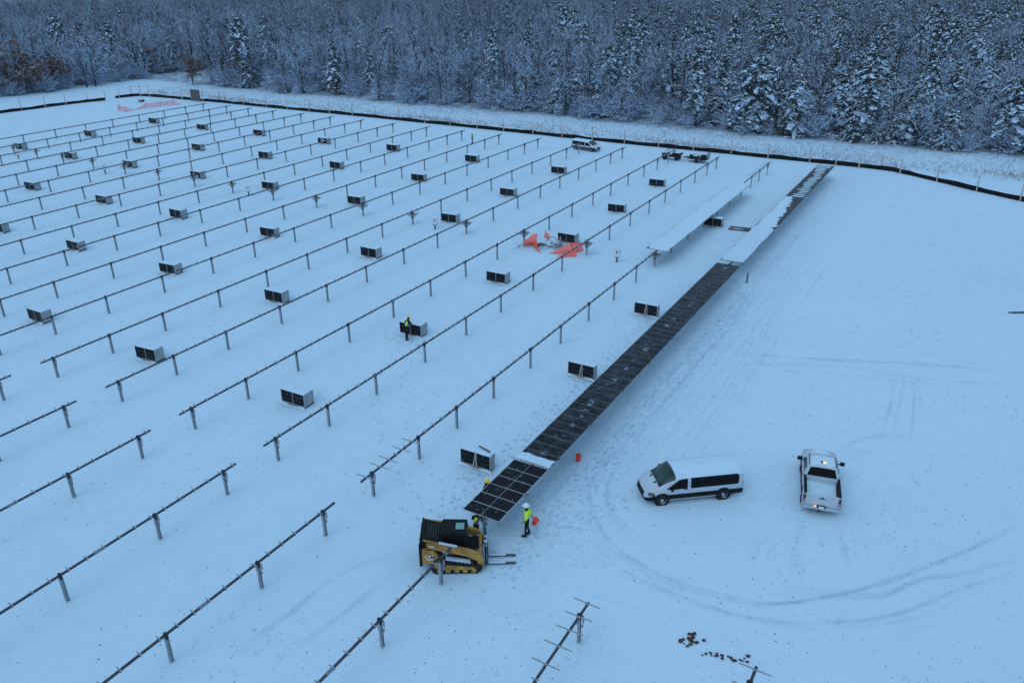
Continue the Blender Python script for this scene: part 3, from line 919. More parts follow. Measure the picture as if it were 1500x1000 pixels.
netting('fallen_netting', [(69.6, -35.4), (69.9, -34.6), (70.6, -33.7)], [0.1, 0.5, 0.7], NETR, 'low flap of orange barrier mesh nearest the tracker row by the heap', 0.6, False)
netting('fallen_netting', [(74.6, -39.6), (74.4, -39.0), (73.9, -38.5)], [0.95, 0.55, 0.05], NETR, 'small peaked orange mesh flag behind the pipe heap', 0.1, False)
def scraps():
    c = W(72.4, -37.6)
    t = thing('pipe_heap', 'heap of bent hoses, conduit and cut pipes inside the fallen mesh', 'heap', c)
    for i in range(7):
        a = [Vector((rng.uniform(-2.0, 1.6), rng.uniform(-1.2, 1.2), 0.03)) for _ in range(1)][0]
        P = [a]
        ang = rng.uniform(0, 6.28)
        for k in range(7):
            ang += rng.uniform(-0.8, 0.8)
            P.append(P[-1] + Vector((math.cos(ang) * 0.32, math.sin(ang) * 0.22, 0)))
            P[-1].z = 0.05 + 0.35 * rng.random()
        MB().tube(P, 0.04, 5).build('hose', rng.choice([DARKST, REDLENS, GALV]), t, True)
    P = [Vector((0.1 + 0.55 * math.cos(a), 0.3, 0.35 + 0.6 * math.sin(a))) for a in [i * math.pi / 8 for i in range(9)]]
    MB().tube(P, 0.03, 5).build('hose', DARKST, t, True)
    MB().lathe([(0.09, 0), (0.09, 0.95)], 8).build('pipe', GALV, t, loc=(1.0, 0.25, 0))
    for i in range(3):
        m = MB()
        for k in range(7):
            a = k * math.pi / 6
            m.tube([Vector((-0.3 + 0.1 * k, 0, 0.02)), Vector((-0.3 + 0.1 * k, 0.05, 0.3 + 0.25 * math.sin(a)))], 0.03, 5)
        m.tube([Vector((-0.34, 0.05, 0.3)), Vector((0, 0.05, 0.55)), Vector((0.34, 0.05, 0.3))], 0.03, 5)
        m.build('wire_basket', GALV, t, loc=(0.5 + 0.28 * i, -0.75 + 0.15 * i, 0), rz=0.4 * i)
    for i in range(5):
        MB().box((0, 0, 0.1), (rng.uniform(0.4, 0.9), 0.14, 0.16), rot=Matrix.Rotation(rng.uniform(0, 3), 3, 'Z')).build('offcut', rng.choice([WOOD, DARKST]), t, loc=(rng.uniform(-1.8, -0.6), rng.uniform(-0.2, 1.0), 0))
scraps()
# broken pallet frame beyond the swept row
t = thing('empty_pallet', 'snow-filled empty timber pallet frame lying between the two panel rows', 'pallet', W(87.2, -22.9), -YAW + R(7))
MB().box((1.15, 0.0, 0.10), (2.3, 0.09, 0.14)).build('runner', DARKW, t)
MB().box((2.28, 0.55, 0.16), (0.12, 1.1, 0.18), rot=Matrix.Rotation(R(-5), 3, 'X')).build('runner', DARKW, t)
MB().box((0.3, 0.02, 0.17), (0.55, 0.12, 0.1)).build('end_block', DARKW, t)
MB().box((1.9, 0.05, 0.20), (0.7, 0.16, 0.1)).build('end_block', DARKW, t)
MB().box((1.15, 0.95, 0.10), (2.2, 0.09, 0.14)).build('runner', DARKW, t)
tag(MB().lathe([(0.075, -0.4), (0.075, 0.95), (0.05, 0.98)], 8).build('short_post', DARKW, None, True, loc=W(71.73, -16.56)), 'short black post standing alone right of the swept panels', 'post')
tag(MB().box((0, 0, 0.05), (1.6, 0.14, 0.1)).box((-0.9, 0.1, 0.03), (0.5, 0.1, 0.06)).build('dark_timber', DARKW, None, loc=at(1497, 458), rz=0.05), 'dark timber lying in the snow at the right picture edge', 'timber')
def bucket(label, loc, r=0.15, h=0.36, rot=None):
    t = thing('bucket', label, 'bucket', loc)
    if rot: t.rotation_euler = rot
    m = MB().lathe([(r * 0.82, 0), (r, h), (r * 1.07, h), (r * 1.07, h - 0.03), (r * 1.0, h - 0.03)], 14)
    m.lathe([(r * 0.9, h - 0.05), (r * 0.5, h - 0.051)], 14)
    m.build('pail', ORANGEP, t, True)
    MB().tube([(r * 1.05 * math.cos(a), 0.0 + 0.03, h - 0.02 - r * 0.9 * math.sin(a) * 0.5) for a in [math.pi * i / 8 for i in range(9)]], 0.008, 4).build('handle', DARKST, t)
    return t
bucket('orange-red bucket standing alone on the snow beside the swept panels', at(847, 674), 0.17, 0.40)
for (px, py, n, label) in ((1013, 936, 22, 'cluster of brown earth clods thrown up near the bottom stub row'), (1066, 961, 19, 'curved line of brown earth clods left of the bottom stub row')):
    c = at(px, py)
    t = thing('earth_clods', label, 'earth', c)
    for i in range(n):
        f = i / n
        q = Vector((rng.gauss(0, 0.24), rng.gauss(0, 0.20), 0)) if n == 22 else Vector((-1.0 + 2.0 * f + rng.uniform(-.12, .12), 0.16 * math.sin(2.2 * f * math.pi) - 0.12 * f + rng.gauss(0, .07), 0))
        s = rng.uniform(0.04, 0.11)
        m = MB()
        V = [(x * s * rng.uniform(.6, 1.4), y * s * rng.uniform(.6, 1.4), 0.015 + max(0, z) * s * rng.uniform(.3, .7)) for x, y, z in [(1, 0, 0), (.5, .87, 0), (-.5, .87, 0), (-1, 0, 0), (-.5, -.87, 0), (.5, -.87, 0), (.4, .3, 1), (-.4, .2, 1), (0, -.45, .9)]]
        m.add(V, [(0, 1, 6), (1, 2, 7, 6), (2, 3, 7), (3, 4, 8, 7), (4, 5, 8), (5, 0, 6, 8), (6, 7, 8)])
        m.build('clod', EARTH, t, loc=q)

# ------------------------------------------------------------------ vehicles
class Loft:
    def __init__(s, st):
        s.st = st
    def ring(s, x):
        st = s.st
        if x <= st[0][0]: return st[0][1]
        for (x0, a), (x1, b) in zip(st, st[1:]):
            if x <= x1:
                f = (x - x0) / (x1 - x0)
                return [(p[0] + (q[0] - p[0]) * f, p[1] + (q[1] - p[1]) * f) for p, q in zip(a, b)]
        return st[-1][1]
    def width(s, x, z):
        r = s.ring(x)
        for p, q in zip(r, r[1:]):
            if p[1] <= z <= q[1]:
                return p[0] + (q[0] - p[0]) * (z - p[1]) / max(1e-6, q[1] - p[1])
        return r[0][0] if z < r[0][1] else r[-1][0]
    def body(s, lo=0, hi=None, off=0.0, caps=True, xs=None):
        xs = xs or [x for x, _ in s.st]
        rows = []
        for x in xs:
            r = s.ring(x)[lo:hi]
            r = [(y + off, z) for y, z in r]
            if hi is None:
                rows.append([(x, y, z) for y, z in r] + [(x, -y, z) for y, z in r[-2::-1]])
            else:
                rows.append([(x, y, z) for y, z in r])
        m = MB()
        if hi is None:
            m.grid(rows, flip=True)
            if caps:
                n = len(rows[0])
                m.add(rows[0], [tuple(range(n))])
                m.add(rows[-1], [tuple(range(n - 1, -1, -1))])
                m.add([p for row in rows for p in (row[0], row[-1])], [(2 * i, 2 * i + 1, 2 * i + 3, 2 * i + 2) for i in range(len(rows) - 1)])
        else:
            m.grid(rows, flip=True)
            m.grid([[(x, -y, z) for x, y, z in r] for r in rows])
        return m
    def side(s, xs, zb, zt, sgn, off=0.012, n=4):
        rows = []
        for x in xs:
            b, t = zb(x), zt(x)
            rows.append([(x, sgn * (s.width(x, b + (t - b) * k / n) + off), b + (t - b) * k / n) for k in range(n + 1)])
        return MB().grid(rows, flip=sgn > 0)
    def top(s, xs, i0, off=0.012):
        rows = []
        for x in xs:
            r = s.ring(x)
            a = int(i0)
            f = i0 - a
            e = (r[a][0] + (r[a + 1][0] - r[a][0]) * f, r[a][1] + (r[a + 1][1] - r[a][1]) * f)
            pts = [e] + list(r[a + 1:])
            rows.append([(x + off * .6, y, z + off) for y, z in pts] + [(x + off * .6, -y, z + off) for y, z in pts[-2::-1]])
        return MB().grid(rows, flip=True)
def wheel(parent, x, y, r=0.36, w=0.24, rimmat=CHROME):
    s = 1 if y > 0 else -1
    t = MB().lathe([(r * 0.6, -w / 2), (r * 0.94, -w / 2), (r, -w * 0.36), (r, w * 0.36), (r * 0.94, w / 2), (r * 0.6, w / 2)], 20, (0, 0, 0), 'Y').build('wheel', RUBBER, parent, True, loc=(x, y, r), ang=50)
    m = MB().lathe([(0.02, 0.0), (r * 0.25, 0.03), (r * 0.30, 0.005), (r * 0.56, 0.0), (r * 0.62, 0.025), (r * 0.62, 0.0)], 16, (0, 0, 0), 'Y')
    m.v = [(a, s * (w / 2 + b - 0.01), c) for a, b, c in m.v]
    m.build('rim', rimmat, t, True)
    m = MB()
    for k in range(5):
        a = k * 2 * math.pi / 5
        m.box((math.cos(a) * r * 0.42, s * (w / 2 + 0.012), math.sin(a) * r * 0.42), (0.09, 0.012, 0.09), rot=Matrix.Rotation(-a, 3, 'Y'))
    m.build('rim_opening', BLACKP, t)
    return t
def lens(parent, name, c, d, mat, rot=None):
    return MB().box((0, 0, 0), d, rot=rot, taper=0.92).build(name, mat, parent, loc=c)

def make_van(label, loc, rz, scale=1.0):
    t = thing('passenger_van', label, 'van', loc, rz, 'white passenger vans')
    t.scale = (scale, scale, scale * 0.91)
    main = [(.88, .30), (.97, .72), (.97, 1.15), (.90, 1.62), (.80, 1.88), (.50, 1.97), (0, 2.0)]
    st = [(-2.88, [(.84, .34), (.915, .72), (.91, 1.15), (.84, 1.62), (.74, 1.84), (.46, 1.93), (0, 1.95)]), (-2.80, main), (-1.0, main), (0.2, main), (0.9, main),
          (1.08, [(.88, .30), (.97, .72), (.97, 1.15), (.89, 1.60), (.78, 1.83), (.49, 1.92), (0, 1.95)]),
          (1.5, [(.88, .30), (.965, .72), (.96, 1.15), (.86, 1.42), (.75, 1.56), (.46, 1.64), (0, 1.67)]),
          (1.95, [(.88, .30), (.955, .72), (.94, 1.10), (.86, 1.18), (.72, 1.24), (.43, 1.28), (0, 1.30)]),
          (2.3, [(.86, .30), (.925, .68), (.90, .98), (.80, 1.06), (.62, 1.11), (.36, 1.14), (0, 1.15)]),
          (2.52, [(.80, .28), (.86, .60), (.80, .86), (.68, .95), (.52, .99), (.3, 1.01), (0, 1.02)]),
          (2.66, [(.62, .28), (.68, .5), (.62, .74), (.50, .82), (.38, .85), (.22, .87), (0, .88)]),
          (2.70, [(.50, .30), (.55, .48), (.50, .68), (.40, .75), (.30, .78), (.18, .79), (0, .80)])]
    L = Loft(st)
    L.body().build('body', WHITEP, t, True, ang=50)
    L.body(0, 2, 0.016, xs=[-2.88, -2.8, -1, 0.2, .9, 1.08, 1.5, 1.95, 2.3, 2.52, 2.66, 2.7]).build('lower_cladding', BLACKP, t)
    MB().box((-2.90, 0, 0.46), (0.10, 1.78, 0.26)).build('rear_bumper', BLACKP, t)
    g = L.top([1.02, 1.2, 1.38, 1.54, 1.72, 1.93], 3.25, 0.018).build('windscreen', WSCREEN, t, True, ang=60)
    for s in (-1, 1):
        L.side([0.34, 0.6, 0.85, 1.05, 1.25, 1.5], lambda x: 1.07 + (0.05 if x > 1.3 else 0), lambda x: min(1.70, 1.70 - max(0, x - 0.8) * 0.78), s).build('door_window', GLASS, t, True)
        w = L.side([-2.62, -2.5, -2.0, -1.5, -1.0, -0.5, 0.0, 0.16], lambda x: 1.06 + max(0, -2.5 - x) * 0.6, lambda x: 1.73 - max(0, -2.5 - x) * 0.9, s).build('side_window', GLASS, t, True)
        for x in (-1.78, -0.78):
            L.side([x, x + 0.03], lambda x: 1.14, lambda x: 1.70, s, 0.018).build('window_divider', BLACKP, w)
        L.side([0.24, 0.252], lambda x: 0.66, lambda x: 1.80, s, 0.004).build('door_seam', BLACKP, t)
        MB().box((0.42, s * 0.985, 1.02), (0.2, 0.03, 0.035)).build('door_handle', BLACKP, t)
        MB().box((0.0, s * 0.93, 0.36), (2.7, 0.14, 0.05)).build('side_step', CHROME, t)
        mi = MB().box((1.28, s * 1.12, 1.24), (0.12, 0.2, 0.26), taper=0.9).build('mirror', BLACKP, t)
        MB().tube([(1.3, s * 0.93, 1.14), (1.29, s * 1.06, 1.18)], 0.025, 5).build('mirror_arm', BLACKP, mi)
        L.side([2.18, 2.3, 2.42, 2.54], lambda x: 0.70, lambda x: 0.95 - (x - 2.18) * 0.10 if x > 2.2 else 0.80, s, 0.016).build('headlight', plain('headlight_lens', (0.03, 0.033, 0.036), 0.15), t)
        MB().box((2.36, s * 0.895, 0.83), (0.12, 0.03, 0.08)).build('headlamp_reflector', CHROME, t)
        for x in (-1.765, 1.765):
            MB().lathe([(0.46, -0.01), (0.46, 0.01)], 20, (x, s * 0.972, 0.40), 'Y').build('wheel_arch', BLACKP, t)
            wheel(t, x, s * 0.88, 0.37)
        lens(t, 'tail_light', (-2.875, s * 0.84, 0.98), (0.06, 0.14, 0.44), REDLENS)
        MB().box((2.02, s * 0.34, 1.265), (0.16, 0.12, 0.012), rot=Matrix.Rotation(R(20), 3, 'Y')).build('hood_vent', BLACKP, t)
    MB().box((2.68, 0, 0.62), (0.09, 1.08, 0.40), rot=Matrix.Rotation(R(-8), 3, 'Y')).build('grille', BLACKP, t)
    MB().box((2.72, 0, 0.68), (0.02, 0.24, 0.09)).build('front_badge', DARKST, t)
    MB().box((2.72, 0, 0.46), (0.02, 0.5, 0.06)).build('grille_bar', CHROME, t)
    for s in (-1, 1):
        MB().box((-2.885, s * 0.40, 1.42), (0.03, 0.62, 0.48)).build('rear_window', GLASS, t)
    P = [[(-2.86 + 3.86 * i / 10, [-0.875, -0.80, -0.45, 0, 0.45, 0.80, 0.875][j], [1.72, 1.88, 1.975, 2.01, 1.975, 1.88, 1.72][j] - (0.06 if i in (0, 10) else 0.0) + [0.012, 0.045, 0.05, 0.05, 0.05, 0.045, 0.012][j]) for j in range(7)] for i in range(11)]
    MB().grid(P, flip=True).build('roof_snow', GROUND, t, True, ang=80)
    for x in (0.3, 0.0):
        for s in (-1, 1):
            sm = MB().box((0.55, s * 0.42, 1.0), (0.5, 0.5, 0.16)).box((0.3, s * 0.42, 1.3), (0.14, 0.48, 0.6)).build('seat', DARKST, t) if x else None
    return t
def heading(a, b):
    return math.atan2(b.y - a.y, b.x - a.x)
fw, rw = at(968, 738), at(1057, 729)
vh = heading(rw, fw)
side = Vector((math.sin(vh), -math.cos(vh), 0)) * -1
vc = (fw + rw) / 2
nrm = Vector((-math.sin(vh), math.cos(vh), 0))
if nrm.y < 0: nrm = -nrm
make_van('white passenger van with dark side windows parked beside the pickup truck', vc + nrm * 0.86, vh, 1.0)
fr, ff = at(838, 218.5), at(873, 224)
vh2 = heading(fr, ff)
make_van('white passenger van parked far back by the silt fence', (fr + ff) / 2 + Vector((0.5, 0.9, 0)), vh2, 0.86)

def make_truck(label, loc, rz):
    t = thing('pickup_truck', label, 'pickup truck', loc, rz)
    P0 = [(.90, .44), (.97, .68), (.965, 1.00), (.88, 1.09), (.5, 1.12), (0, 1.13)]
    hood = [(.90, .44), (.97, .68), (.955, 1.00), (.84, 1.10), (.5, 1.17), (0, 1.19)]
    st = [(-0.78, P0), (1.2, P0), (1.45, hood), (2.45, [(.88, .44), (.94, .68), (.92, .95), (.80, 1.05), (.48, 1.12), (0, 1.13)]), (2.68, [(.80, .42), (.84, .66), (.80, .88), (.68, .97), (.4, 1.03), (0, 1.04)]), (2.78, [(.66, .44), (.7, .62), (.66, .82), (.55, .9), (.34, .94), (0, .95)])]
    L = Loft(st)
    L.body().build('body', WHITEP, t, True, ang=45)
    cab = Loft([(-0.80, [(.93, 1.08), (.90, 1.14), (.85, 1.16), (0, 1.17)]), (-0.58, [(.93, 1.08), (.86, 1.40), (.72, 1.64), (0, 1.70)]), (-0.45, [(.93, 1.08), (.86, 1.42), (.72, 1.70), (0, 1.77)]), (0.75, [(.93, 1.08), (.86, 1.42), (.72, 1.70), (0, 1.77)]), (0.9, [(.93, 1.08), (.86, 1.40), (.70, 1.64), (0, 1.71)]), (1.5, [(.92, 1.08), (.89, 1.13), (.76, 1.18), (0, 1.21)])])
    cab.body().build('cab', WHITEP, t, True, ang=45)
    cab.top([0.92, 1.1, 1.28, 1.44], 1.7, 0.012).build('windscreen', WSCREEN, t, True)
    rows = []
    for x, f in ((-0.79, 0.92), (-0.68, 0.92), (-0.57, 0.9)):
        r = cab.ring(x)
        rows.append([(x - 0.014, y, z + 0.012) for y, z in ((r[2][0] * f * (1.04 if x < -.7 else 1), r[2][1]), (0.3, r[2][1] * .4 + r[3][1] * .6), (-0.3, r[2][1] * .4 + r[3][1] * .6), (-r[2][0] * f * (1.04 if x < -.7 else 1), r[2][1]))])
    MB().grid(rows, flip=True).build('rear_window', GLASS, t, True)
    for s in (-1, 1):
        for x0, x1 in ((-0.40, 0.22), (0.30, 1.0)):
            cab.side([x0, (x0 + x1) / 2, x1], lambda x: 1.13, lambda x: 1.52 - max(0, x - 0.75) * 0.55, s, 0.014).build('door_window', GLASS, t, True)
        for x in (-0.3, 0.42):
            MB().box((x, s * 0.985, 0.98), (0.18, 0.03, 0.035)).build('door_handle', BLACKP, t)
        L.side([0.25, 0.262], lambda x: 0.5, lambda x: 1.05, s, 0.004).build('door_seam', BLACKP, t)
        mi = MB().box((1.02, s * 1.16, 1.20), (0.12, 0.24, 0.2), taper=0.9).build('mirror', BLACKP, t)
        MB().box((1.04, s * 1.0, 1.16), (0.06, 0.2, 0.05)).build('mirror_arm', BLACKP, mi)
        b = MB().box((-1.74, s * 0.90, 0.84), (1.92, 0.15, 0.76), tz=0.8).build('bed_side', WHITEP, t)
        MB().box((-1.74, s * 0.89, 1.225), (1.9, 0.13, 0.02)).build('bed_rail_cap', BLACKP, b)
        MB().box((-1.8, s * 0.80, 1.05), (1.7, 0.02, 0.26)).build('bed_liner', BLACKP, b)
        for x in (-1.55, 1.72):
            MB().lathe([(0.50, -0.01), (0.50, 0.01)], 20, (x, s * 0.98, 0.42), 'Y').build('wheel_arch', BLACKP, t)
            wheel(t, x, s * 0.87, 0.40, 0.26)
        MB().box((0.2, s * 0.93, 0.36), (2.2, 0.13, 0.05)).build('side_step', BLACKP, t)
        tl = lens(t, 'tail_light', (-2.715, s * 0.90, 0.93), (0.06, 0.13, 0.42), REDLENS)
        MB().box((-0.03, 0, -0.10), (0.02, 0.06, 0.06)).build('reverse_lamp', WHITEL, tl)
        lens(t, 'headlight', (2.70, s * 0.70, 0.84), (0.10, 0.26, 0.14), CHROME)
        MB().tube([(-0.45, s * 0.70, 1.735), (0.72, s * 0.70, 1.735)], 0.02, 5).build('roof_seam', BLACKP, t)
    MB().box((-0.83, 0, 0.98), (0.08, 1.66, 0.5)).build('bed_front', WHITEP, t)
    MB().box((-1.76, 0, 0.66), (1.9, 1.64, 0.06)).build('bed_floor', BLACKP, t)
    P = [[(-2.62 + 1.76 * i / 8, -0.77 + 1.54 * j / 6, 0.74 + 0.16 * (i / 8) ** 0.5 + 0.03 * math.sin(i * 1.1 + j)) for j in range(7)] for i in range(9)]
    MB().grid(P, flip=True).build('bed_snow', SNOWM, t, True, ang=80)
    tg = MB().box((-2.71, 0, 0.88), (0.07, 1.66, 0.66), tz=1.0).box((-2.705, 0, 1.215), (0.1, 1.66, 0.03)).build('tailgate', WHITEP, t)
    MB().box((-2.75, 0, 1.09), (0.012, 0.15, 0.045)).box((-2.752, 0, 1.09), (0.012, 0.06, 0.06)).build('tailgate_emblem', BLACKP, tg)
    m = MB()
    for k in range(9):                                    # row of small dark letters, too small to read
        m.box((-2.75, 0.17 - k * 0.0425, 1.015), (0.01, 0.030, 0.045))
    m.build('tailgate_lettering', BLACKP, tg)
    bp = MB().box((-2.84, 0.60, 0.50), (0.16, 0.72, 0.17)).box((-2.84, -0.60, 0.50), (0.16, 0.72, 0.17)).box((-2.82, 0, 0.44), (0.14, 0.52, 0.10)).build('rear_bumper', CHROME, t)
    MB().box((-2.80, 0.0, 0.56), (0.06, 0.5, 0.10)).build('plate_recess', BLACKP, bp)
    MB().box((-2.86, -0.02, 0.53), (0.02, 0.30, 0.12)).build('number_plate', WHITEL, bp)
    MB().box((-2.88, 0.30, 0.575), (0.05, 0.12, 0.06)).build('amber_lamp', AMBER, bp)
    MB().box((-0.15, 0.05, 1.81), (0.10, 0.12, 0.07)).box((-0.15, -0.08, 1.80), (0.1, 0.14, 0.05), 1).build('roof_beacon', [BLACKP, AMBER], t)
    MB().tube([(-2.7, 0.1, 0.34), (-2.98, 0.1, 0.34)], 0.05, 6).build('hitch', DARKST, t)
    MB().box((2.77, 0, 0.72), (0.04, 1.0, 0.24)).build('grille', BLACKP, t)
    MB().box((2.80, 0, 0.46), (0.14, 1.6, 0.16)).build('front_bumper', CHROME, t)
    P = [[(-0.42 + 1.1 * i / 6, -0.66 + 1.32 * j / 5, 1.705 + 0.055 * (1 - abs(j - 2.5) / 2.5) + 0.045 * min(1, i, 6 - i) * min(1, j, 5 - j)) for j in range(6)] for i in range(7)]
    MB().grid(P, flip=True).build('roof_snow', GROUND, t, True, ang=80)
    P = [[(1.56 + 1.0 * i / 5, -0.7 + 1.4 * j / 5, 1.10 - 0.05 * i / 5 + 0.065 * (1 - abs(j - 2.5) / 2.5) + 0.045 * min(1, i, 5 - i) * min(1, j, 5 - j)) for j in range(6)] for i in range(6)]
    MB().grid(P, flip=True).build('hood_snow', SNOWM, t, True, ang=80)
    return t
th = math.atan2(0.952, 0.305)
rear = Vector((16.62, 35.42, 0))
make_truck('white pickup truck with lit amber lamps seen from behind', rear + Vector((math.cos(th), math.sin(th), 0)) * 2.5, th).scale = (0.94, 1, 1)

def make_utv():
    a, b = at(966, 233), at(1000, 236.5)
    h = heading(b, a)
    t = thing('utility_buggy', 'dark utility buggy with roll cage and orange flag parked by the back fence', 'buggy', (a + b) / 2 + Vector((0.2, 0.6, 0)), h)
    MB().box((0.1, 0, 0.62), (2.5, 1.2, 0.3)).box((1.05, 0, 0.86), (0.75, 1.2, 0.26), tz=0.85).build('body', BLACKP, t)
    MB().box((-0.98, 0, 0.95), (1.05, 1.3, 0.34), tz=1.06).build('cargo_box', BLACKP, t)
    MB().box((-0.98, 0, 1.12), (0.9, 1.12, 0.05)).build('box_snow', SNOWM, t)
    MB().box((1.05, 0, 1.01), (0.7, 1.1, 0.05)).build('hood_snow', SNOWM, t)
    MB().box((0.1, 0, 0.95), (0.5, 1.1, 0.16)).box((-0.18, 0, 1.2), (0.14, 1.1, 0.5)).build('seat', GREYBOX, t)
    m = MB()
    for s in (-1, 1):
        m.tube([(1.0, s * 0.58, 0.95), (0.55, s * 0.55, 1.75), (-0.3, s * 0.55, 1.78), (-0.42, s * 0.6, 0.95)], 0.035, 5)
        m.tube([(0.1, s * 0.55, 1.76), (0.15, s * 0.6, 0.95)], 0.03, 5)
    for x, z in ((0.55, 1.75), (-0.3, 1.78), (-0.36, 1.35)):
        m.tube([(x, -0.55, z), (x, 0.55, z)], 0.035, 5)
    m.build('roll_cage', BLACKP, t)
    for s in (-1, 1):
        for x in (0.95, -0.95):
            wheel(t, x, s * 0.6, 0.34, 0.26, DARKST)
        MB().box((-1.5, s * 0.5, 0.98), (0.03, 0.12, 0.1)).build('tail_light', REDLENS, t)
    f = MB().tube([(-0.38, 0, 1.76), (-0.38, 0, 2.35)], 0.012, 4).build('flag_pole', DARKST, t)
    MB().box((-0.45, 0, 2.25), (0.16, 0.02, 0.2)).build('flag', ORANGEP, f)
    # trailer
    a, b = at(1005, 236), at(1041, 241)
    h = heading(b, a)
    t = thing('utility_trailer', 'dark flat trailer with raised ramp gate hitched behind the buggy', 'trailer', (a + b) / 2 + Vector((0, 0.6, 0)), h)
    MB().box((0, 0, 0.5), (3.0, 1.5, 0.1)).tube([(1.5, 0.4, 0.5), (2.5, 0, 0.48)], 0.05, 5).tube([(1.5, -0.4, 0.5), (2.5, 0, 0.48)], 0.05, 5).build('deck', DARKST, t)
    m = MB()
    for s in (-1, 1):
        m.tube([(-1.5, s * 0.74, 0.9), (1.5, s * 0.74, 0.9)], 0.03, 5)
        for x in (-1.4, -0.5, 0.5, 1.4):
            m.tube([(x, s * 0.74, 0.5), (x, s * 0.74, 0.9)], 0.025, 5)
    m.build('side_rails', DARKST, t)
    m = MB()
    for k in range(6):
        m.tube([(-1.52, -0.7 + 0.28 * k, 0.5), (-1.75, -0.7 + 0.28 * k, 1.65)], 0.025, 4)
    for k in range(6):
        f = k / 5
        m.tube([(-1.52 - 0.23 * f, -0.72, 0.5 + 1.15 * f), (-1.52 - 0.23 * f, 0.72, 0.5 + 1.15 * f)], 0.02, 4)
    m.build('ramp_gate', DARKST, t)
    m = MB()
    m.box((-0.9, 0, 0.85), (0.9, 1.1, 0.55), tz=0.6, taper=0.5).box((0.3, 0.1, 0.72), (0.7, 0.8, 0.36)).box((1.0, -0.1, 0.8), (0.5, 0.7, 0.45))
    m.build('cargo', BLACKP, t)
    MB().box((0.3, 0.1, 0.93), (0.72, 0.7, 0.07)).box((1.0, -0.1, 1.05), (0.5, 0.6, 0.06)).box((-0.3, 0.5, 0.58), (0.6, 0.4, 0.06)).build('load_snow', SNOWM, t)
    for s in (-1, 1):
        wheel(t, -0.2, s * 0.85, 0.3, 0.2, DARKST)
        MB().box((-0.2, s * 0.85, 0.66), (0.85, 0.24, 0.05)).build('mudguard', DARKST, t)
make_utv()

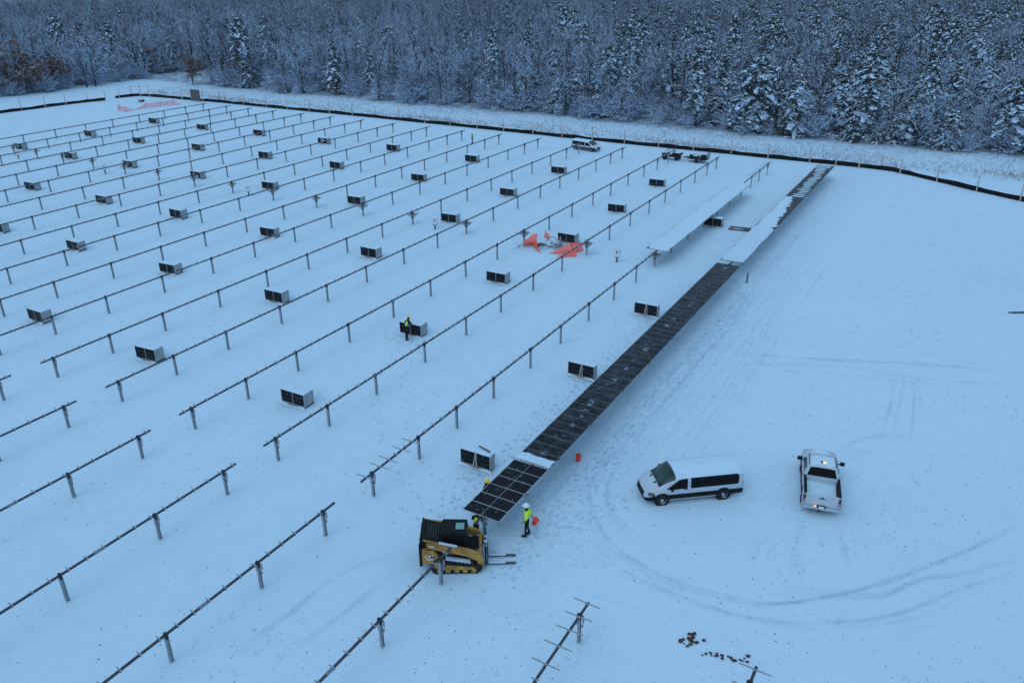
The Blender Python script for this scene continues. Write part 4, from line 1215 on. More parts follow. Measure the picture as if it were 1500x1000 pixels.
def text_part(name, body, size, mat, parent, mtx):
    c = bpy.data.curves.new(name, 'FONT')
    c.body, c.size, c.extrude = body, size, 0.004
    c.align_x = c.align_y = 'CENTER'
    c.materials.append(mat)
    tmp = bpy.data.objects.new('tmp', c)
    COL.objects.link(tmp)
    me = bpy.data.meshes.new_from_object(tmp.evaluated_get(bpy.context.evaluated_depsgraph_get()))
    bpy.data.objects.remove(tmp)
    o = obj(name, me, parent)
    o.matrix_local = mtx
    return o
def make_loader():
    """compact track loader, forward +x, near side is -y"""
    t = thing('track_loader', 'yellow and black compact track loader with pallet forks in the aisle', 'loader', (-2.86, 31.95, 0), R(1))
    hw = 0.86
    for s in (-1, 1):                                   # rubber tracks
        o = []
        for k in range(7): o.append((-1.18 + 0.30 * math.sin(math.pi * k / 6) * -1, 0.34 - 0.30 * math.cos(math.pi * k / 6)))
        loop = [(-1.0, 0.04), (0.95, 0.04), (1.2, 0.14), (1.3, 0.34), (1.16, 0.52), (0.7, 0.58), (-0.5, 0.80), (-0.85, 0.86), (-1.1, 0.74), (-1.22, 0.4), (-1.16, 0.14)]
        tr = MB().prism(loop, s * hw - 0.20, s * hw + 0.20).build('track', RUBBER, t)
        m = MB()
        for k in range(11):
            x = -1.0 + 0.2 * k
            m.box((x, s * hw, 0.02), (0.07, 0.4, 0.06))
        for k in range(8):
            f = k / 7
            m.box((-0.55 + 1.3 * f, s * hw, 0.82 - 0.24 * f), (0.07, 0.4, 0.05), rot=Matrix.Rotation(R(10), 3, 'Y'))
        m.build('track_lug', RUBBER, tr)
        for k in range(5):
            MB().lathe([(0.13, -0.03), (0.13, 0.03)], 10, (-0.8 + 0.42 * k, s * (hw + 0.2), 0.21), 'Y').build('roller', YELLOW, tr)
        MB().lathe([(0.22, -0.03), (0.22, 0.03)], 12, (-0.86, s * (hw + 0.2), 0.55), 'Y').build('sprocket', YELLOW, tr)
        MB().prism([(-0.75, 0.30), (0.9, 0.26), (0.9, 0.40), (-0.4, 0.56)], s * (hw + 0.17), s * (hw + 0.212)).build('track_frame', YELLOW, tr)
        P = [[(-0.5 + 1.3 * i / 6, s * hw + (-0.17 + 0.34 * j / 3), 0.84 - 0.265 * i / 6 + 0.05 * min(1, i, 6 - i) * min(1, j, 3 - j)) for j in range(4)] for i in range(7)]
        MB().grid(P, flip=True).build('track_snow', SNOWM, tr, True, ang=80)
    MB().prism([(-1.75, 0.45), (1.0, 0.35), (1.05, 0.95), (0.2, 1.0), (-1.75, 1.0)], -0.62, 0.62).build('chassis', BLACKP, t)
    for s in (-1, 1):                                   # rear side pods with maker's mark
        y0, y1 = sorted((s * 0.66, s * 1.0))
        pod = MB().prism([(-1.62, 0.55), (-1.15, 0.62), (-0.82, 1.02), (-1.05, 1.40), (-1.62, 1.42)], y0, y1).build('side_pod', YELLOW, t)
        if s < 0:
            rot = Matrix.Rotation(math.pi / 2, 4, 'X')
            text_part('lettering', 'CAT', 0.24, WHITEL, pod, Matrix.Translation((-1.27, -1.006, 1.05)) @ rot)
            MB().prism([(-1.25, 0.96), (-1.02, 0.96), (-1.02, 1.13), (-1.13, 1.13)], -1.004, -1.001).build('decal_block', BLACKP, pod)  # flat black printed block behind the right end of the lettering
            MB().prism([(-1.40, 1.14), (-1.12, 1.14), (-1.26, 1.24)], -1.0055, -1.0015).build('decal_triangle', REDL, pod)
            MB().box((-1.25, -1.004, 0.88), (0.30, 0.006, 0.06)).build('decal_plate', WHITEL, pod)
    MB().box((-1.70, 0, 1.02), (0.14, 1.9, 1.22)).build('rear_door', BLACKP, t)
    hood = MB().prism([(-1.76, 1.60), (-1.68, 2.06), (-1.52, 1.92), (-0.72, 1.70), (-0.72, 1.30), (-1.76, 1.30)], -0.80, 0.80).build('engine_hood', BLACKP, t)
    for s in (-1, 1):
        MB().prism([(-1.55, 1.94), (-0.75, 1.72), (-0.75, 1.66), (-1.55, 1.87)], s * 0.82 - 0.03, s * 0.82 + 0.03).build('hood_trim', YELLOW, hood)
    for k in range(5):
        MB().box((-1.35 + 0.13 * k, 0, 1.895 - 0.036 * k), (0.05, 1.1, 0.02), rot=Matrix.Rotation(R(15), 3, 'Y')).build('grille_slat', DARKST, hood)
    MB().box((-1.74, -0.7, 1.72), (0.04, 0.10, 0.10)).build('rear_lamp', WHITEL, hood)
    cab = MB().prism([(-0.78, 0.95), (0.62, 0.80), (0.66, 1.20), (0.55, 2.05), (-0.60, 2.10), (-0.74, 1.98)], -0.56, 0.56).build('cab', BLACKP, t)
    for s in (-1, 1):
        MB().prism([(-0.55, 1.30), (0.45, 1.22), (0.40, 1.94), (-0.55, 1.98)], s * 0.563 - 0.006, s * 0.563 + 0.006).build('side_window', GLASS, cab)
    MB().box((0.60, 0, 1.6), (0.03, 0.9, 0.75), rot=Matrix.Rotation(R(-7), 3, 'Y')).build('front_window', WSCREEN, cab)
    MB().box((0.22, 0.0, 2.085), (0.42, 0.5, 0.012)).build('roof_window', plain('roof_glass', (0.16, 0.34, 0.33), 0.2), cab)
    for s in (-1, 1):                                   # lift arms, lowered
        y0, y1 = s * 0.98, s * 0.76
        y0, y1 = min(y0, y1), max(y0, y1)
        arm = MB().prism([(-1.40, 1.78), (-1.36, 1.52), (-0.95, 1.42), (0.5, 1.02), (1.05, 0.72), (1.12, 0.24), (1.34, 0.24), (1.36, 0.80), (1.12, 1.12), (0.55, 1.36), (-0.8, 1.70)], y0, y1).build('lift_arm', YELLOW, t)
        MB().prism([(-1.36, 1.50), (-0.90, 1.38), (-0.82, 1.26), (-1.36, 1.34)], s * 0.87 - 0.09, s * 0.87 + 0.09).build('arm_link', BLACKP, arm)
        MB().tube([(-0.85, s * 0.84, 1.05), (0.25, s * 0.84, 1.10)], 0.06, 7).build('lift_cylinder', DARKST, arm)
        MB().tube([(1.05, s * 0.55, 1.08), (1.30, s * 0.55, 0.50)], 0.05, 7).build('tilt_cylinder', CHROME, arm)
        MB().box((-0.35, s * 0.87, 1.655), (0.9, 0.16, 0.02), rot=Matrix.Rotation(R(15), 3, 'Y')).build('arm_snow', SNOWM, arm)
        MB().prism([(-1.28, 1.70), (-1.0, 1.62), (-1.0, 1.57), (-1.28, 1.65)], s * 0.983 - 0.003, s * 0.983 + 0.003).build('arm_decal', WHITEL, arm)
    MB().tube([(1.2, -0.76, 0.95), (1.2, 0.76, 0.95)], 0.08, 8).build('arm_crossbar', YELLOW, t)
    car = MB()
    for z in (0.30, 0.98):
        car.box((1.47, 0, z), (0.10, 1.25, 0.13))
    for y in (-0.58, -0.2, 0.2, 0.58):
        car.box((1.46, y, 0.66), (0.07, 0.08, 1.05))
    for y in (-0.56, 0.56):
        car.box((1.45, y, 1.30), (0.06, 0.07, 0.35))
    car = car.build('fork_carriage', BLACKP, t)
    MB().box((1.47, 0.1, 1.06), (0.1, 0.9, 0.05)).box((1.47, -0.1, 0.39), (0.1, 0.8, 0.05)).build('carriage_snow', SNOWM, car)
    for y in (-0.40, 0.18):
        fk = MB().box((1.55, y, 0.45), (0.05, 0.13, 0.8)).box((2.25, y, 0.07), (1.42, 0.13, 0.05), taper=1.0).build('fork', DARKW, car)
        MB().box((2.02, y, 0.10), (0.85, 0.11, 0.02)).build('fork_snow', SNOWM, fk)
make_loader()

# ------------------------------------------------------------------ people
def skinned(name, joints, edges, mat, parent, sub=1, root=0):
    me = bpy.data.meshes.new(name)
    me.from_pydata([j[:3] for j in joints], edges, [])
    o = obj(name, me, parent)
    me.materials.append(mat)
    sk = o.modifiers.new('Skin', 'SKIN')
    sk.use_smooth_shade = True
    if not me.skin_vertices:
        me.attributes.new('skin', 'FLOAT', 'POINT')
    layer = me.skin_vertices[0].data
    for i, j in enumerate(joints):
        r = j[3]
        layer[i].radius = r if isinstance(r, tuple) else (r, r)
        layer[i].use_root = (i == root)
    ss = o.modifiers.new('Subsurf', 'SUBSURF')
    ss.levels = ss.render_levels = sub
    return o
def hand(parent, p, d, grip=True):
    """palm with five unequal fingers curling along d"""
    d = Vector(d).normalized()
    a = Vector((0, 1, 0)) if abs(d.y) < 0.8 else Vector((1, 0, 0))
    x = (a - d * a.dot(d)).normalized()
    y = d.cross(x)
    p = Vector(p)
    m = MB()
    m.tube([p - d * 0.03, p + d * 0.03, p + d * 0.08], [0.03, 0.042, 0.038], 6)
    for k, L in enumerate((0.065, 0.078, 0.072, 0.055)):
        b = p + d * 0.07 + x * (-0.03 + 0.02 * k)
        m.tube([b, b + d * L * 0.55, b + d * L * (0.7 if grip else 0.95) + y * (0.035 if grip else 0.012)], [0.0105, 0.0095, 0.008], 5)
    b = p + d * 0.02 + x * 0.04
    m.tube([b, b + d * 0.03 + x * 0.025, b + d * 0.06 + x * 0.02 + y * 0.015], [0.012, 0.011, 0.009], 5)
    return m.build('hand', SKIN, parent, True)
def person(label, loc, rz, pose='stand', hat=HATY, vest='vest', s=1.0):
    """faces local +x"""
    t = thing('person', label, 'person', loc, rz)
    t.scale = (s, s, s)
    lean = {'stand': 0.0, 'bend': 0.42, 'look': 0.12}[pose]
    def tr(x, z):                                        # torso leans about the hips
        dz = z - 0.95
        return x + dz * math.sin(lean), 0.95 + dz * math.cos(lean)
    P = {}
    J, E = [], []
    def j(n, x, y, z, r):
        P[n] = len(J); J.append((x, y, z, r))
    def T(n, x, y, z, r):
        x, z = tr(x, z); j(n, x, y, z, r)
    j('pel', 0, 0, 0.95, (0.125, 0.155))
    T('wai', 0.0, 0, 1.12, (0.115, 0.145)); T('che', 0.01, 0, 1.32, (0.125, 0.175)); T('nec', 0.0, 0, 1.50, 0.06); T('hea', 0.025, 0, 1.62, (0.085, 0.078)); T('cro', 0.02, 0, 1.73, (0.075, 0.068))
    st = {'stand': ((0.04, 0.0), (-0.06, 0.14)), 'bend': ((0.02, 0.02), (-0.22, 0.0)), 'look': ((0.0, 0.0), (0.05, 0.0))}[pose]
    for s_, nm, (fx, _) in ((1, 'L', st[0]), (-1, 'R', st[1])):
        j('hip' + nm, 0, s_ * 0.09, 0.88, 0.095); j('kne' + nm, fx * 0.5 + 0.03, s_ * 0.11, 0.50, 0.065); j('ank' + nm, fx, s_ * 0.12, 0.10, 0.045); j('toe' + nm, fx + 0.16, s_ * 0.13, 0.045, 0.042)
        T('sho' + nm, 0.0, s_ * 0.20, 1.42, 0.068)
        E += [('pel', 'hip' + nm), ('hip' + nm, 'kne' + nm), ('kne' + nm, 'ank' + nm), ('ank' + nm, 'toe' + nm), ('che', 'sho' + nm)]
    arms = {'stand': ([(-0.04, 0.27, 1.16), (0.10, 0.26, 0.98)], [(-0.10, -0.27, 1.16), (-0.18, -0.30, 0.93)]),
            'bend': ([(0.22, 0.28, 1.12), (0.46, 0.20, 1.08)], [(0.20, -0.28, 1.10), (0.44, -0.18, 1.02)]),
            'look': ([(0.06, 0.29, 1.18), (0.26, 0.18, 1.30)], [(0.04, -0.29, 1.16), (0.24, -0.2, 1.22)])}[pose]
    hands = []
    for nm, (el, wr) in zip('LR', arms):
        if pose == 'bend':
            j('elb' + nm, *el, 0.05); j('wri' + nm, *wr, 0.036)
        else:
            T('elb' + nm, *el, 0.05); T('wri' + nm, *wr, 0.036)
        E += [('sho' + nm, 'elb' + nm), ('elb' + nm, 'wri' + nm)]
        a, b = Vector(J[P['elb' + nm]][:3]), Vector(J[P['wri' + nm]][:3])
        hands.append((b + (b - a).normalized() * 0.03, b - a))
    E += [('pel', 'wai'), ('wai', 'che'), ('che', 'nec'), ('nec', 'hea'), ('hea', 'cro')]
    body = skinned('body', J, [(P[a], P[b]) for a, b in E], DARKC, t, 1)
    for h, d in hands:
        hand(t, h, d)
    hx, hz = tr(0.03, 1.64)
    # face: skin shell with nose, brow, eyes, mouth, ears
    m = MB()
    m.lathe([(0.03, -0.115), (0.068, -0.08), (0.085, -0.01), (0.088, 0.04), (0.07, 0.09), (0.02, 0.115)], 12)
    m.tube([(0.084, 0, 0.015), (0.108, 0, -0.03), (0.085, 0, -0.035)], [0.012, 0.015, 0.01], 5)
    for s_ in (-1, 1):
        m.box((0.0, s_ * 0.088, -0.01), (0.03, 0.016, 0.055))
    f = m.build('face', SKIN, t, True, loc=(hx, 0, hz))
    f.rotation_euler[1] = lean * 0.8
    e = MB()
    for s_ in (-1, 1):
        e.box((0.080, s_ * 0.032, 0.012), (0.012, 0.022, 0.012))
    e.box((0.080, 0, -0.062), (0.012, 0.045, 0.010))
    e.build('eyes_and_mouth', HAIR, f)
    b = MB().lathe([(0.07, -0.11), (0.10, -0.06), (0.098, 0.05), (0.06, 0.08)], 10, (-0.022, 0, 0)).build('hood', DARKC, f, True)
    m = MB().lathe([(0.16, 0.055), (0.155, 0.068), (0.125, 0.07), (0.122, 0.10), (0.105, 0.15), (0.065, 0.185), (0.01, 0.195)], 14)
    m.box((0.14, 0, 0.062), (0.10, 0.17, 0.012))
    m.build('helmet', hat, f, True)
    # hi-vis layer over the torso
    V, VE = [], []
    def tv(x, y, z, r):
        x, z = tr(x, z); V.append((x, y, z, r))
    tv(0, 0, 1.0 if vest == 'vest' else 1.06, (0.142, 0.172)); tv(0.0, 0, 1.15, (0.135, 0.165)); tv(0.01, 0, 1.34, (0.142, 0.19)); tv(0.0, 0, 1.46, (0.085, 0.11))
    VE = [(0, 1), (1, 2), (2, 3)]
    if vest == 'jacket':
        for nm in 'LR':
            k = len(V)
            for q, r in (('sho', 0.088), ('elb', 0.068), ('wri', 0.052)):
                p = J[P[q + nm]]
                f_ = 0.0 if q != 'wri' else 0.25
                pe = J[P['elb' + nm]]
                V.append((p[0] * (1 - f_) + pe[0] * f_, p[1] * (1 - f_) + pe[1] * f_, p[2] * (1 - f_) + pe[2] * f_, r))
            VE += [(2, k), (k, k + 1), (k + 1, k + 2)]
    v = skinned('hi_vis_' + vest, V, VE, HIVIS, t, 1)
    m = MB()
    bx, bz = tr(0.0, 1.12)
    m.lathe([(0.16, -0.02), (0.16, 0.02)], 14, (0, 0, 0))
    m.v = [(x * 0.98, y * 1.14, z) for x, y, z in m.v]
    bd = m.build('reflective_band', SLEEVE if vest == 'jacket' else SLEEVE, v, True, loc=(bx, 0, bz))
    bd.rotation_euler[1] = lean
    for s_, nm in ((1, 'L'), (-1, 'R')):
        a = J[P['ank' + nm]]
        MB().tube([(a[0] - 0.06, a[1], 0.05), (a[0] + 0.05, a[1], 0.055), (a[0] + 0.20, a[1] + s_ * 0.01, 0.045)], [0.05, 0.06, 0.045], 7).tube([(a[0], a[1], 0.05), (a[0], a[1], 0.24)], 0.062, 7).build('boot', RUBBER, t, True)
    return t, hands
p1 = at(772, 784)
pp, hh = person('person in white helmet and yellow hi-vis jacket carrying a red bucket by the panels', p1, R(180 - 14), 'stand', HATW, 'jacket', 1.12)
hx_ = pp.matrix_basis @ (Matrix.Diagonal((1, 1, 1, 1)) @ Vector((-0.24, -0.31, 0.80)))
Mr = Matrix.Translation(p1) @ Matrix.Rotation(R(166), 4, 'Z') @ Matrix.Diagonal((1.12, 1.12, 1.12, 1))
hp = Mr @ Vector((-0.24, -0.31, 0.84))
bucket('red bucket held at the side of the person in the white helmet', (hp.x + 0.02, hp.y, hp.z - 0.40), 0.16, 0.36, (0.2, 0.35, 0))
person('person in hi-vis vest and dark trousers standing under the panel end behind the loader', at(698, 790), math.pi / 2 - YAW + 0.3, 'bend', DARKST, 'vest', 0.98)
person('person in yellow helmet half hidden behind the left edge of the swept panels', Vector((at(717, 704, 1.75).x - 0.27 * CD, at(717, 704, 1.75).y + 0.27 * SD, 0)), -YAW, 'look', HATY, 'vest', 1.0)
p4 = at(602, 494)
person('person in yellow helmet and hi-vis vest bent over a module pallet', W(46.05, -36.75), math.pi / 2 - YAW, 'bend', HATY, 'vest', 1.1)
person('tiny distant person in hi-vis vest walking behind the far tracker rows', at(692, 210.5), R(170), 'stand', HATY, 'vest', 0.95)

# ------------------------------------------------------------------ trees
def tree_arrays(segs, nside):
    """tapered prisms from (p0, p1, r0, r1) rows, all at once"""
    S = np.array(segs, float)
    p0, p1, r0, r1 = S[:, 0:3], S[:, 3:6], S[:, 6], S[:, 7]
    t = p1 - p0
    t /= np.linalg.norm(t, axis=1, keepdims=True) + 1e-9
    a = np.where(np.abs(t[:, 2:3]) < 0.9, np.array([[0, 0, 1.0]]), np.array([[1.0, 0, 0]]))
    x = np.cross(t, a)
    x /= np.linalg.norm(x, axis=1, keepdims=True) + 1e-9
    y = np.cross(t, x)
    n = len(S)
    V = np.zeros((n, 2, nside, 3))
    for k in range(nside):
        c, s = math.cos(2 * math.pi * k / nside + 0.5), math.sin(2 * math.pi * k / nside + 0.5)
        o = x * c + y * s
        V[:, 0, k] = p0 + o * r0[:, None]
        V[:, 1, k] = p1 + o * r1[:, None]
    base = np.arange(n)[:, None] * 2 * nside
    F = []
    for k in range(nside):
        k2 = (k + 1) % nside
        F.append(np.concatenate([base + k, base + k2, base + nside + k2, base + nside + k], 1))
    return V.reshape(-1, 3), np.concatenate(F, 0)
def np_mesh(name, V, F, mat, smooth=False, mi=None):
    me = bpy.data.meshes.new(name)
    k = F.shape[1]
    me.vertices.add(len(V))
    me.vertices.foreach_set('co', np.asarray(V, np.float32).ravel())
    me.loops.add(F.size)
    me.loops.foreach_set('vertex_index', F.astype(np.int32).ravel())
    me.polygons.add(len(F))
    me.polygons.foreach_set('loop_start', np.arange(0, F.size, k, dtype=np.int32))
    if smooth:
        me.polygons.foreach_set('use_smooth', np.ones(len(F), bool))
    for m_ in (mat if isinstance(mat, list) else [mat]):
        me.materials.append(m_)
    if mi is not None:
        me.polygons.foreach_set('material_index', np.asarray(mi, np.int32))
    me.update(calc_edges=True)
    me.validate()
    return me
def perp(d, r):
    a = Vector((r.gauss(0, 1), r.gauss(0, 1), r.gauss(0, 1)))
    a -= d * a.dot(d)
    return a.normalized() if a.length > 1e-6 else Vector((1, 0, 0))
def bare_tree(seed, H, vase=0.5, leaves=0, stems=1, low=0.28, load=1.0, tf=0.84):
    r = random.Random(seed)
    trunk, wood, snow, tips = [], [], [], []
    def grow(p, d, L, rad, lvl, out, nseg):
        step = L / nseg
        nodes = [(p, d, rad)]
        for i in range(nseg):
            up = 0.10 if lvl else 0.03
            d = (d + perp(d, r) * (0.05 if lvl == 0 else 0.20) + Vector((0, 0, up * (0.6 if lvl < 3 else 0.2)))).normalized()
            q = p + d * step
            r2 = rad * (1 - 0.75 * (i + 1) / nseg) if lvl else rad * (1 - 0.70 * (i + 1) / nseg)
            r1 = nodes[-1][2]
            out.append((*p, *q, r1, max(r2, 0.010)))
            hi = min(1.0, max(0.0, (p.z / H - 0.42) / 0.45))
            if lvl and abs(d.z) < 0.93 and r.random() < (1.0, 1.0, 0.95, 0.55, 0.4)[lvl] * min(1.0, load * 1.25) * (1.0 - 0.62 * hi):
                k = {1: 0.062, 2: 0.050, 3: 0.030, 4: 0.020}[lvl]
                k *= (1.0 - 0.5 * abs(d.z)) * r.uniform(0.7, 1.25)
                o = Vector((0, 0, r1 * 0.8 + k * 0.55))
                snow.append((*(p + o), *(q + o), k + r1 * 0.35, k * 0.8 + r2 * 0.35))
            p = q
            nodes.append((p, d, max(r2, 0.010)))
        if lvl >= 4 or (lvl == 3 and r.random() < 0.4):
            tips.append(p)
            return
        cnt = {0: r.randint(9, 12), 1: r.randint(5, 6), 2: r.randint(3, 5), 3: 1}[lvl]
        for c in range(cnt):
            f = (low + (1 - low) * (c + r.random()) / cnt) if lvl == 0 else 0.2 + 0.8 * (c + r.random()) / cnt
            f = min(f, 0.999)
            k = int(f * nseg)
            g = f * nseg - k
            a, b = nodes[k], nodes[k + 1]
            pp_ = a[0].lerp(b[0], g)
            rr = (a[2] * (1 - g) + b[2] * g)
            dd = b[1]
            ang = r.uniform(0.45, 0.95) if lvl else (r.uniform(0.40, 0.85) * (1.25 - 0.5 * f) * (0.7 + vase) if tf > 0.7 else r.uniform(0.30, 0.72) * (1.45 - 0.7 * f))
            nd = (dd * math.cos(ang) + perp(dd, r) * math.sin(ang)).normalized()
            if lvl == 0:
                nl = H * r.uniform(0.30, 0.46) * (1.15 - 0.55 * f) * (0.75 + 0.5 * vase) if tf > 0.7 else H * r.uniform(0.36, 0.54) * (0.62 + 0.42 * f)
            else:
                nl = L * r.uniform(0.34, 0.58) * (1.05 - 0.35 * f)
            nl = max(nl, 0.25)
            grow(pp_, nd, nl, min(rr * 0.75, 0.022 + nl * 0.023), lvl + 1, wood, {0: 5, 1: 4, 2: 3, 3: 1}[lvl])
    for s_ in range(stems):
        d0 = Vector((r.gauss(0, 0.04 + 0.22 * (stems > 1)), r.gauss(0, 0.04 + 0.22 * (stems > 1)), 1)).normalized()
        grow(Vector((r.gauss(0, 0.12) * (stems > 1), r.gauss(0, 0.12) * (stems > 1), -0.3)), d0, H * tf * r.uniform(0.93, 1.07), (H * 0.0125 + 0.04) if stems == 1 else 0.03, 0, trunk, 9)
    return trunk, wood, tips, snow
def bare_meshes(seed, H, vase, leaves=0, low=0.28, load=1.0, tf=0.84):
    trunk, wood, tips, snow = bare_tree(seed, H, vase, leaves, 1, low, load, tf)
    V, F = tree_arrays(trunk, 6)
    tm = np_mesh('trunk', V, F, BARK)
    V, F = tree_arrays(wood, 3)
    V2, F2 = tree_arrays(snow, 3)
    cm = np_mesh('crown', np.concatenate([V, V2]), np.concatenate([F, F2 + len(V)]), [BARKC, TSNOW], False, np.concatenate([np.zeros(len(F)), np.ones(len(F2))]))
    lm = None
    if leaves:
        r = np.random.default_rng(seed)
        T = np.array([tuple(t) for t in tips])
        sel = T[r.integers(0, len(T), leaves)] + r.normal(0, 0.18, (leaves, 3))
        lm = np_mesh('dead_leaves', *leaf_quads(sel, r, 0.10, 0.20), RUSSET)
    return tm, cm, lm
def leaf_quads(C, r, s0, s1, flat=0.0):
    n = len(C)
    a = r.normal(0, 1, (n, 3)); a[:, 2] *= (1 - flat)
    a /= np.linalg.norm(a, axis=1, keepdims=True)
    b = r.normal(0, 1, (n, 3)); b[:, 2] *= (1 - flat)
    b -= a * (a * b).sum(1, keepdims=True)
    b /= np.linalg.norm(b, axis=1, keepdims=True) + 1e-9
    s = r.uniform(s0, s1, (n, 1))
    w = s * r.uniform(0.45, 0.8, (n, 1))
    V = np.stack([C - a * s, C - b * w, C + a * s, C + b * w], 1).reshape(-1, 3)
    F = np.arange(4 * n).reshape(-1, 4)
    return V, F
def evergreen_meshes(seed, H, rmax, skirt=0.08, droop=0.45, round_=0.6):
    """conifer whose sagging boughs each carry a tongue of snow over hanging dark sprays"""
    r = np.random.default_rng(seed)
    trunk = []
    zs = np.linspace(-0.3, H, 9)
    for i in range(8):
        trunk.append((0, 0, zs[i], 0, 0, zs[i + 1], 0.012 * H * (1 - i / 8.3) + 0.02, 0.012 * H * (1 - (i + 1) / 8.3) + 0.02))
    boughs, C = [], []
    SV, SF = [], []
    z = H * skirt + 0.25
    while z < H * 0.99:
        t = (z / H - skirt) / (1 - skirt)
        rad = rmax * (1 - t) ** round_ * (0.6 + 0.4 * min(1, t * 4 + 0.3))
        nb = int(r.integers(5, 8))
        a0 = r.uniform(0, 6.28)
        for k in range(nb):
            if r.random() < 0.14: continue
            az = a0 + k * 6.283 / nb + r.normal(0, 0.3)
            L = rad * r.uniform(0.5, 1.2) + 0.2
            n = 5
            pz = z + r.normal(0, 0.18)
            dr = droop * r.uniform(0.6, 1.5)
            P = []
            for i in range(n + 1):
                f = i / n
                P.append(np.array([math.cos(az) * L * f * (1 - 0.12 * f), math.sin(az) * L * f * (1 - 0.12 * f), pz + L * (0.30 * f - (dr + 0.25) * f * f)]))
            for i in range(n):
                boughs.append((*P[i], *P[i + 1], 0.04 * (1 - i / n), 0.04 * (1 - (i + 1) / n) + 0.006))
                m = max(5, int(5 + 3.2 * L))
                w = 0.10 + 0.16 * L * (0.5 + 0.5 * i / n)
                C.append((P[i] + P[i + 1]) / 2 + r.normal(0, 1, (m, 3)) * np.array([w, w, 0.10]) - np.array([0, 0, 0.16]))
            if r.random() < 0.66:                       # tongue of snow, ragged outline, bowed across
                sx = np.array([-math.sin(az), math.cos(az), 0])
                i0 = 1 if L > 1.0 else 0
                base = len(SV)
                wmax = min(0.50, 0.13 + 0.13 * L) * r.uniform(0.6, 1.2)
                rows = 0
                for i in range(i0, n + 1):
                    f = i / n
                    w = wmax * (0.35 + 0.75 * math.sin(math.pi * min(1, 0.18 + 0.74 * f))) * r.uniform(0.75, 1.2)
                    for c, dz in ((-1, -0.34), (-0.45, -0.04), (0.45, -0.02), (1, -0.34)):
                        SV.append(P[i] + sx * w * c * r.uniform(0.8, 1.15) + np.array([0, 0, 0.10 + w * dz + r.normal(0, 0.015)]))
                    rows += 1
                for a in range(rows - 1):
                    for c in range(3):
                        q = base + a * 4 + c
                        SF.append((q, q + 4, q + 5, q + 1))
        z += max(0.36, 0.060 * H) * r.uniform(0.75, 1.25) * (1.0 - 0.35 * t)
    C = np.concatenate(C)
    V1, F1 = leaf_quads(C, r, 0.14, 0.32, 0.25)
    V3, F3 = tree_arrays(boughs, 3)
    SV, SF = np.array(SV), np.array(SF)
    V = np.concatenate([V1, V3, SV])
    F = np.concatenate([F1, F3 + len(V1), SF + len(V1) + len(V3)])
    mi = np.concatenate([np.zeros(len(F1) + len(F3)), np.ones(len(SF))])
    Vt, Ft = tree_arrays(trunk, 6)
    return np_mesh('trunk', Vt, Ft, BARK), np_mesh('crown', V, F, [NEEDLE, TSNOW], False, mi)
BARE = [bare_meshes(100 + i, H, vs, 0, lw, ld, tf) for i, (H, vs, lw, ld, tf) in enumerate([(16, 0.55, .35, .6, .5), (14, 0.75, .25, .9, .45), (17, 0.4, .45, .3, .55), (13, 0.6, .3, 1.0, .5), (15.5, 0.95, .25, .8, .42), (16.5, 0.5, .5, .15, .6), (11, 0.7, .2, 1.0, .45), (14.5, 0.6, .35, .45, .84)])]
LEAFY = [bare_meshes(200 + i, H, 0.8, 3600, .15, .4, .5) for i, H in enumerate([12.5, 10.5])]
SHRUB = []
for i in range(4):
    r_ = random.Random(300 + i)
    tr_, wd_, _, sn_ = bare_tree(300 + i, 3.0 + 0.5 * i, 0.9, 0, 4, 0.1)
    V_, F_ = tree_arrays([s for s in tr_ + wd_ if r_.random() < 0.5], 3)
    V2_, F2_ = tree_arrays([s for s in sn_ if r_.random() < 0.5], 3)
    SHRUB.append(np_mesh('twigs', np.concatenate([V_, V2_]), np.concatenate([F_, F2_ + len(V_)]), [BARKC, TSNOW], False, np.concatenate([np.zeros(len(F_)), np.ones(len(F2_))])))
EVER = [evergreen_meshes(400 + i, *a) for i, a in enumerate([(10, 3.2, .05, .45, .55), (13.5, 3.0, .10, .4, .75), (7.5, 2.7, .03, .5, .5), (15, 3.4, .32, .35, .5), (5.0, 1.7, .0, .5, .7), (11.5, 4.2, .08, .5, .42)])]

def frustum_ok(x, y, z=8, m=1.12):
    c = cam.matrix_world.inverted() @ Vector((x, y, z))
    if c.z > -1: return False
    return abs(c.x / -c.z) < 750 / FPX * m + 0.06
def wooded(u, v):
    if u > 166 + 4 * math.sin(v * 0.11): return True
    if v < -201 + 1.5 * math.sin(u * 0.23): return u > 40
    return u > 145.2 + 1.6 * math.sin(v * 0.19) + 0.9 * math.sin(v * 0.53) and v > -179
def clump(x, y):
    return 0.5 + 0.5 * smooth_noise(np.array(x), np.array(y), 0.28)
spots = []
gx = np.arange(-460, 420, 4.9)
gy = np.arange(95, 580, 4.9)
for x in gx:
    for y in gy:
        px, py = x + nrg.uniform(-2.0, 2.0), y + nrg.uniform(-2.0, 2.0)
        u, v = UV(px, py)
        if wooded(u, v) and frustum_ok(px, py) and math.hypot(px, py) < 575:
            spots.append((math.hypot(px, py), px, py, u, v))
spots.sort()
inv = cam.matrix_world.inverted()
def pix(x, y, z=0.0):
    c = inv @ Vector((x, y, z))
    return 750 + FPX * c.x / -c.z, 500 - FPX * c.y / -c.z
indiv_bare, indiv_ever, far_pts = [], [], []
for d, x, y, u, v in spots:
    sx = pix(x, y)[0]
    q = float(clump(x * 1.0, y * 1.0))
    pe = 0.06 + 0.10 * max(0, min(1, (sx - 350) / 350)) + 0.42 * max(0, min(1, (sx - 780) / 350))
    pe *= 0.35 + 1.3 * q
    kind = 'e' if nrg.random() < pe else 'b'
    (indiv_bare if kind == 'b' and len(indiv_bare) < 290 else indiv_ever if kind == 'e' and len(indiv_ever) < 110 else far_pts).append((x, y, u, v, kind, sx))
